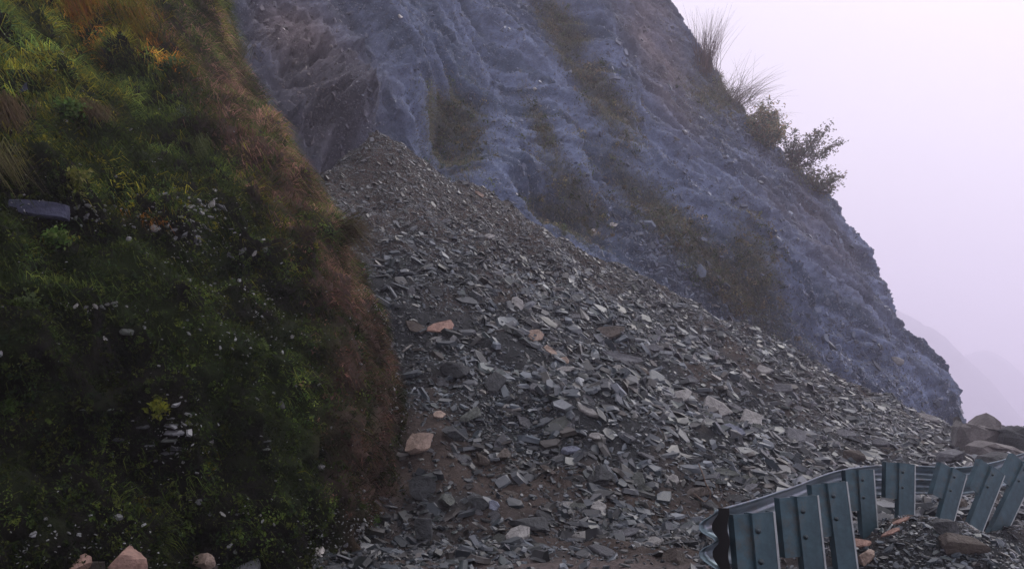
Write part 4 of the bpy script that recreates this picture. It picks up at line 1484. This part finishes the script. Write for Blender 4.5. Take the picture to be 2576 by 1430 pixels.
tanc = [(0.16, 0.11, 0.10), (0.12, 0.085, 0.085), (0.10, 0.08, 0.06)]
tuft('plume_grass', sil(1772, 182), None, 190, 3.5, 0.024, tanc, 'tall feathery grass clump standing highest on the cliff edge', 'grass clump', up=1.0, spread=0.16, lean=(0.10, 0, 0), curve=0.25, rbase=0.28)
tuft('plume_grass', sil(1850, 262), None, 160, 2.7, 0.022, [(0.15, 0.13, 0.09), (0.12, 0.1, 0.08)], 'spreading wispy grass clump on the cliff edge above the bush', 'grass clump', up=0.9, spread=0.35, lean=(0.35, 0, 0), curve=0.5, rbase=0.5)
tuft('plume_grass', sil(1885, 300), None, 90, 1.8, 0.020, [(0.13, 0.12, 0.07), (0.10, 0.1, 0.06)], 'short arching grass clump touching the bush on the cliff edge', 'grass clump', up=0.6, spread=0.35, lean=(0.6, 0, 0), curve=0.8, rbase=0.45)
tuft('plume_grass', sil(1820, 235), None, 90, 1.1, 0.022, [(0.10, 0.10, 0.05), (0.08, 0.08, 0.04)], 'low green grass clump between the two feathery clumps', 'grass clump', up=0.8, spread=0.4, lean=(0.4, 0, 0), curve=0.6, rbase=0.5)


def shrub(name, label, base, tips, leaf, nper, cl, cols, cat='tree', r0=0.06, spread=0.25):
    root = empty(name, base)
    tag(root, label, cat)
    parts = []; lp = []
    b0 = Vector(base)
    for t in tips:
        t = Vector(t)
        mid = b0.lerp(t, 0.5) + Vector((random.uniform(-.1, .1), random.uniform(-.1, .1), -0.12 * (t - b0).length * random.uniform(0, 1)))
        pts = [b0, b0.lerp(mid, 0.5), mid, mid.lerp(t, 0.5) + Vector((0, 0, 0.03)), t]
        parts.append(tube([q - b0 for q in pts], r0 * 0.6, 0.008, 5))
        L_t = (t - b0).length
        for k in range(nper):
            f = random.uniform(0.3, 1.02) ** 0.8
            q = b0.lerp(mid, f * 2) if f < 0.5 else mid.lerp(t, f * 2 - 1)
            cl_ = Vector((random.gauss(0, spread), random.gauss(0, spread), random.gauss(0, spread * 0.75)))
            if k % 9 == 0:
                parts.append(tube([q - b0, q + cl_ * 0.6 - b0, q + cl_ * 1.1 - b0], 0.008, 0.004, 4))
            for _ in range(cl):
                lp.append(np.array(q + cl_) + R.normal(size=3) * 0.07 - np.array(base))
    v_, f_ = join(parts)
    py_mesh('trunk', v_, f_, M['wood'], root)
    lp = np.array(lp)
    c = np.array(cols)[R.integers(0, len(cols), len(lp))] * R.uniform(0.9, 1.9, (len(lp), 1))  # leaf colours raised to paint in the haze over the skyline plants
    o = leaves('crown', lp, np.tile([0.1, -0.5, 0.6], (len(lp), 1)), R.uniform(leaf * 0.6, leaf * 1.3, len(lp)), c, rnd=1.0, asp=0.42, mat='far_leaf')
    o.parent = root
    return root


b1 = sil(1925, 372)
shrub('bush', 'dense rounded green bush on the cliff edge', b1,
      [W(u, v, b1[1] + random.uniform(-.5, .5)) for u, v in ((1895, 290), (1915, 265), (1935, 262), (1960, 285), (1905, 315), (1945, 300), (1975, 315), (1925, 330), (1965, 335), (1890, 305), (1935, 285), (1955, 320), (1900, 340))],
      0.08, 70, 6, [(0.26, 0.25, 0.17), (0.24, 0.17, 0.10), (0.10, 0.125, 0.08)], 'bush', spread=0.20)
b2 = sil(1990, 425)
shrub('tree', 'leafy branching small tree reaching out over the mist from the cliff', b2,
      [W(u, v, b2[1] + random.uniform(-.6, .6)) for u, v in ((2068, 322), (2092, 312), (2117, 352), (2082, 375), (2050, 345), (2030, 345), (2000, 330), (1990, 355), (2045, 372), (2010, 380), (1975, 345), (1985, 375), (2020, 362), (2000, 400), (2060, 330), (2098, 362))],
      0.085, 38, 4, [(0.16, 0.13, 0.10), (0.14, 0.145, 0.11), (0.10, 0.11, 0.085)], 'tree', spread=0.17)
b3 = sil(2045, 478)
shrub('tree', 'low leafy tree with drooping twigs just below the branching tree', b3,
      [W(u, v, b3[1] + random.uniform(-.6, .6)) for u, v in ((2040, 415), (2085, 425), (2117, 436), (2100, 455), (2070, 452), (2092, 482), (2020, 412), (2060, 435), (2085, 470), (2000, 415), (2035, 440), (2060, 470), (2110, 440))],
      0.08, 36, 4, [(0.16, 0.13, 0.095), (0.135, 0.14, 0.10), (0.10, 0.11, 0.08)], 'tree', spread=0.17)


def herb(U, V, wpx, label, cols, n=40, leaf=0.03):
    h = cast(U, V)
    P = np.array(h[0]); nn = np.array(h[1]); s = 0.5 * wpx / F * h[2]
    root = empty('leafy_plant', P)
    tag(root, label, 'plant')
    lp, pa = [], []
    for k in range(n):
        d = norm(nn * 0.8 + np.array([0, 0, 0.5]) + R.normal(size=3) * 0.75)
        ln = s * R.uniform(0.4, 1.15)
        tip = d * ln + np.array([0, 0, -0.25 * ln])
        pa.append(tube([np.zeros(3), d * ln * 0.5, tip], 0.003, 0.0015, 4))
        for j in range(7):
            lp.append(tip * R.uniform(0.4, 1.0) + R.normal(size=3) * leaf * 0.9)
    v_, f_ = join(pa)
    py_mesh('stem', v_, f_, M['stem'], root)
    lp = np.array(lp)
    c = np.array(cols)[R.integers(0, len(cols), len(lp))] * R.uniform(0.7, 1.4, (len(lp), 1))
    o = leaves('foliage', lp, np.tile(nn + [0, 0, .6], (len(lp), 1)), R.uniform(leaf * 0.6, leaf * 1.2, len(lp)), c, rnd=0.6)
    o.parent = root


M['stem'] = material('green_stem', 0.7, 0.2, color=(0.05, 0.08, 0.02))
BR = [(0.08, 0.14, 0.03), (0.055, 0.11, 0.025), (0.10, 0.145, 0.04)]
herb(160, 275, 90, 'bright green leafy plant in the upper left of the bank', BR, 46)
herb(150, 605, 75, 'bright green leafy plant below the blue grey rock face', BR, 36)
herb(440, 160, 50, 'small fresh green plant beside the orange grass', [(0.08, 0.15, 0.06)], 24)
herb(180, 450, 80, 'yellow green plant above the pale stones', [(0.13, 0.14, 0.03), (0.17, 0.17, 0.06)], 30)
herb(465, 290, 60, 'grey green plant in the middle of the upper bank', [(0.10, 0.13, 0.09)], 24, 0.02)
herb(70, 755, 44, 'small light green plant left of the row of pale stones', [(0.10, 0.14, 0.06)], 18, 0.025)
herb(400, 1025, 60, 'yellow green fern above the layered stones', [(0.16, 0.17, 0.02), (0.12, 0.14, 0.02)], 24)
herb(940, 1308, 30, 'tiny green sprout on the soil below the straw covered bank', [(0.10, 0.2, 0.05)], 14, 0.018)
herb(650, 880, 60, 'dull green plant in the lower right of the bank', [(0.06, 0.09, 0.02)], 24)
herb(30, 1020, 60, 'dark green plant at the left edge low on the bank', [(0.05, 0.09, 0.02)], 22)

for (U, V, wpx, cols, lab, n_, ln) in [
    (205, 10, 80, [(0.30, 0.15, 0.02), (0.24, 0.17, 0.02), (0.28, 0.10, 0.02)], 'orange and yellow grass tuft hanging at the top left', 420, 0.55),
    (330, 50, 90, [(0.20, 0.16, 0.015), (0.16, 0.15, 0.02), (0.26, 0.12, 0.02)], 'yellow grass tuft turning orange at its lower tips', 480, 0.6),
    (20, 300, 60, [(0.10, 0.08, 0.04), (0.12, 0.085, 0.05)], 'dry brown grass tuft at the left edge of the bank', 260, 0.5),
    (230, 300, 60, [(0.09, 0.075, 0.035), (0.11, 0.08, 0.045)], 'brown grass tuft right of the bright green plant', 220, 0.4),
    (2, 420, 60, [(0.12, 0.12, 0.05), (0.10, 0.09, 0.04)], 'pale grass tuft above the rock face at the left edge', 200, 0.45),
    (505, 395, 60, [(0.10, 0.12, 0.05), (0.08, 0.10, 0.04)], 'pale green grass tuft arching over the stone band', 220, 0.5),
    (585, 130, 50, [(0.08, 0.085, 0.04), (0.1, 0.09, 0.05)], 'olive grass tuft under the round blue grey rock', 260, 0.6),
    (610, 150, 30, [(0.2, 0.15, 0.02)], 'small yellow grass tuft near the top of the bank edge', 90, 0.4),
    (690, 260, 60, [(0.09, 0.09, 0.045), (0.12, 0.09, 0.06)], 'long olive grass tuft hanging along the bank edge', 320, 0.8),
    (860, 590, 50, [(0.07, 0.07, 0.03), (0.1, 0.07, 0.045)], 'dark olive grass tuft on the bank edge beside the rubble', 300, 0.6),
]:
    h = cast(U, V, (bvh_bank,))
    if not h: continue
    s = wpx / F * h[2] * 0.5
    P = np.array(h[0]); nn = np.array(h[1])
    pp = P + R.normal(size=(n_, 3)) * s * 0.6
    pp = pp - ((pp - P) @ nn)[:, None] * nn
    c = np.array(cols)[R.integers(0, len(cols), n_)] * R.uniform(0.6, 1.3, (n_, 1))
    o = blades('grass_tuft', pp, np.tile(nn, (n_, 1)), R.uniform(0.5, 1.1, n_) * ln, R.uniform(0.006, 0.011, n_), c, droop=1.5, up=0.3, spread=0.16, side=np.array([0.7, 0.3, 0]), tipcol=1.2)
    tag(o, lab, 'grass tuft')

# ------------------------------------------------------------------ haze
hz = py_mesh('haze', [(x, y, z) for x in (-500, 1100) for y in (-60, 1300) for z in (-82, 170)],
             [(0, 1, 3, 2), (4, 6, 7, 5), (0, 4, 5, 1), (2, 3, 7, 6), (0, 2, 6, 4), (1, 5, 7, 3)], M['black'])
hm = bpy.data.materials.new('haze')
hm.use_nodes = True
hm.node_tree.nodes.clear()
ho = hm.node_tree.nodes.new('ShaderNodeOutputMaterial')
hv = hm.node_tree.nodes.new('ShaderNodeVolumePrincipled')
hv.inputs['Color'].default_value = (0.90, 0.88, 1.0, 1)
hv.inputs['Density'].default_value = 0.0024
hv.inputs['Anisotropy'].default_value = 0.5
hm.node_tree.links.new(hv.outputs[0], ho.inputs['Volume'])
hz.data.materials.clear()
hz.data.materials.append(hm)
tag(hz, kind='stuff')
